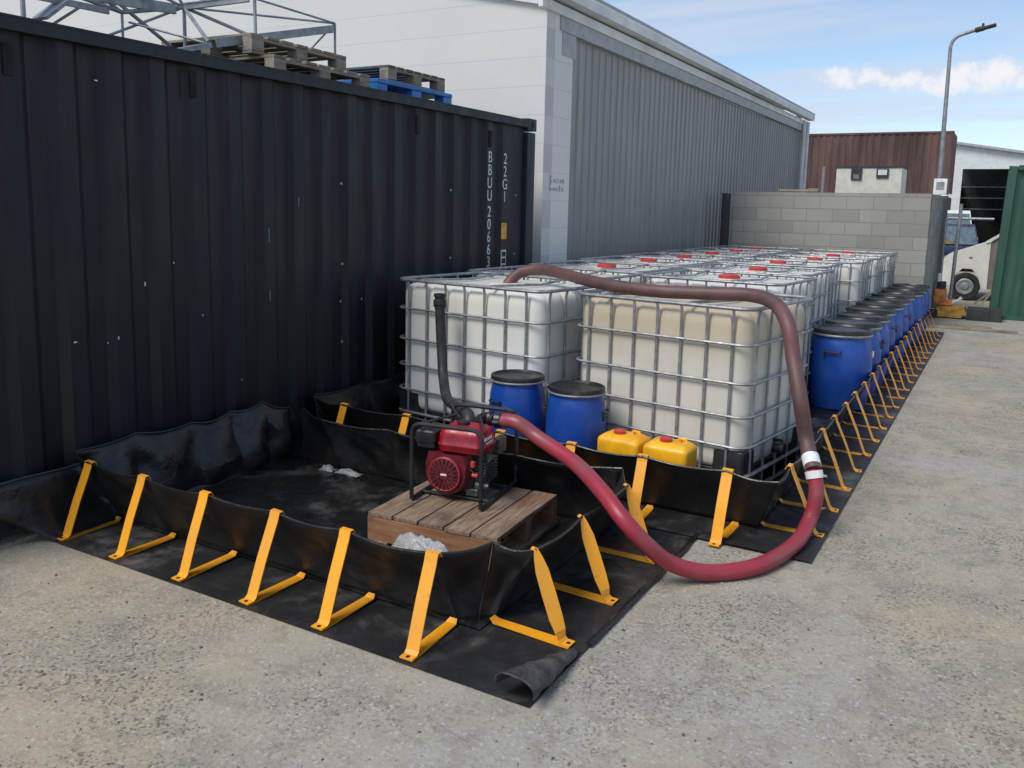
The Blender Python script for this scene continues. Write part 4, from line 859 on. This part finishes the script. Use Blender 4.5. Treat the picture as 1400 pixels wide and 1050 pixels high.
# parked vehicles by the shed
def carfront(name, label, cat, loc, w, h, body, kind):
    t = empty(name, label, cat, loc, R(8)); mb = MB(); mb.box((0, 1.0, h*.30), (w, 2.0, h*.42), bev=.10); mb.build('body', body, t)
    mb = MB(); mb.add([(-w*.44, .75, h*.5), (w*.44, .75, h*.5), (w*.36, 1.15, h), (-w*.36, 1.15, h), (-w*.44, 3.2, h*.5), (w*.44, 3.2, h*.5), (w*.38, 3.0, h), (-w*.38, 3.0, h)], [(0, 1, 2, 3), (4, 5, 6, 7), (0, 3, 7, 4), (1, 2, 6, 5), (3, 2, 6, 7)]); mb.build('cab', body, t)
    mb = MB(); mb.add([(-w*.40, .775, h*.56), (w*.40, .775, h*.56), (w*.345, 1.09, h*.94), (-w*.345, 1.09, h*.94)], [(0, 1, 2, 3)]); o = mb.build('windscreen', 'glass', t, sol=.01); o.location.y = -.03
    MB().box((0, -.01, h*.28), (w*.45, .03, h*.08), bev=.01).build('grille', 'galv_dull', t)
    for s in (-1, 1): MB().box((s*w*.38, -.0, h*.36), (w*.14, .04, h*.09), bev=.015).build('headlight', 'headlight', t); MB().lathe([(0, 0), (.30, 0), (.30, .2), (0, .2)], 20, (s*w*.42-.1, .5, .30), 'X').build('wheel', 'tyre', t)
    MB().box((0, .0, h*.12), (w*.96, .06, h*.10), bev=.02).build('bumper', 'dark_inside', t)
    return t
carfront('parked_car', 'dark blue car parked in front of the open shed', 'car', (-1.45, 31, 0), 1.75, 1.50, 'car_blue', 0)
carfront('parked_van', 'white high roofed vehicle parked behind the dark blue car', 'van', (-1.85, 37, 0), 1.75, 1.98, 'van_white', 0)
# tube gate
ga = empty('tube_gate', 'galvanised tube gate frame beside the end of the block wall', 'gate', (-.86, 17.0, 0))
mb = MB(); mb.tube(bend([(-.12, 0, .3), (-.12, 0, 1.70), (.62, 0, 1.70)], .06), .022, 8); mb.build('top_tube', 'galv', ga)
MB().tube([(.06, -.02, .05), (.10, -.02, 1.95)], .030, 8).build('post', 'galv', ga)
MB().box((-.05, -.04, 1.30), (.14, .02, .04)).build('reflector', 'sticker', ga)
# plate compactor
pc = empty('plate_compactor', 'dirty orange and yellow plate compactor behind the last blue drum', 'machine', (-.74, 16.6, 0))
mb = MB(); mb.prism([(-.25, .02), (.16, .02), (.22, .12), (.20, .20), (-.20, .20), (-.30, .10)], -.2, .25, 'XZ'); mb.build('base_plate', 'yellow_dirty', pc)
mb = MB(); mb.box((-.20, 0, .37), (.19, .24, .24), bev=.03); mb.box((-.13, 0, .26), (.26, .22, .10), bev=.02); mb.build('engine_cover', 'orange', pc)
mb = MB(); mb.box((-.19, .02, .55), (.14, .18, .13), bev=.02); mb.build('air_filter', 'pump_black', pc)
mb = MB(); mb.tube([(-.10, -.05, .22), (.10, -.05, .31), (.14, -.05, .36)], .03, 8); mb.tube([(-.23, -.1, .62), (-.23, -.1, .76)], .03, 8); mb.build('handle_mount', 'label_white', pc)
MB().lathe([(0, 0), (.09, 0), (.09, .12), (0, .12)], 16, (-.29, -.18, .09), 'Y').build('belt_guard', 'tyre', pc)
tb = MB().box((0, 0, .10), (.52, .45, .20), bev=.02).build('tool_box', 'dark_inside', None, (-.24, 16.55, 0)); tag(tb, 'black box on the ground between the compactor and green container', 'box')
for k, (a, b) in enumerate((((-.30, 16.9, .25), (-.05, 16.9, .62)), ((-.42, 17.1, .22), (-.02, 17.1, .60)))):
    mb = MB(); mb.bar(a, b, .09, .03); tag(mb.build('timber_board', 'wood_grey_y'), ['grey board leaning against the green container, nearer', 'grey board leaning against the green container, farther'][k], 'board')
for k, (x, y, L, a) in enumerate([(-.55, 15.3, .9, .05), (-.35, 14.9, 1.2, .0)]):
    mb = MB(); mb.box((x, y, .02), (L, .12, .035), rz=a, bev=.004); tag(mb.build('timber_board', 'wood_grey_x'), ['short timber lying on the ground before the compactor', 'longer timber lying on the ground by the green container'][k], 'board')
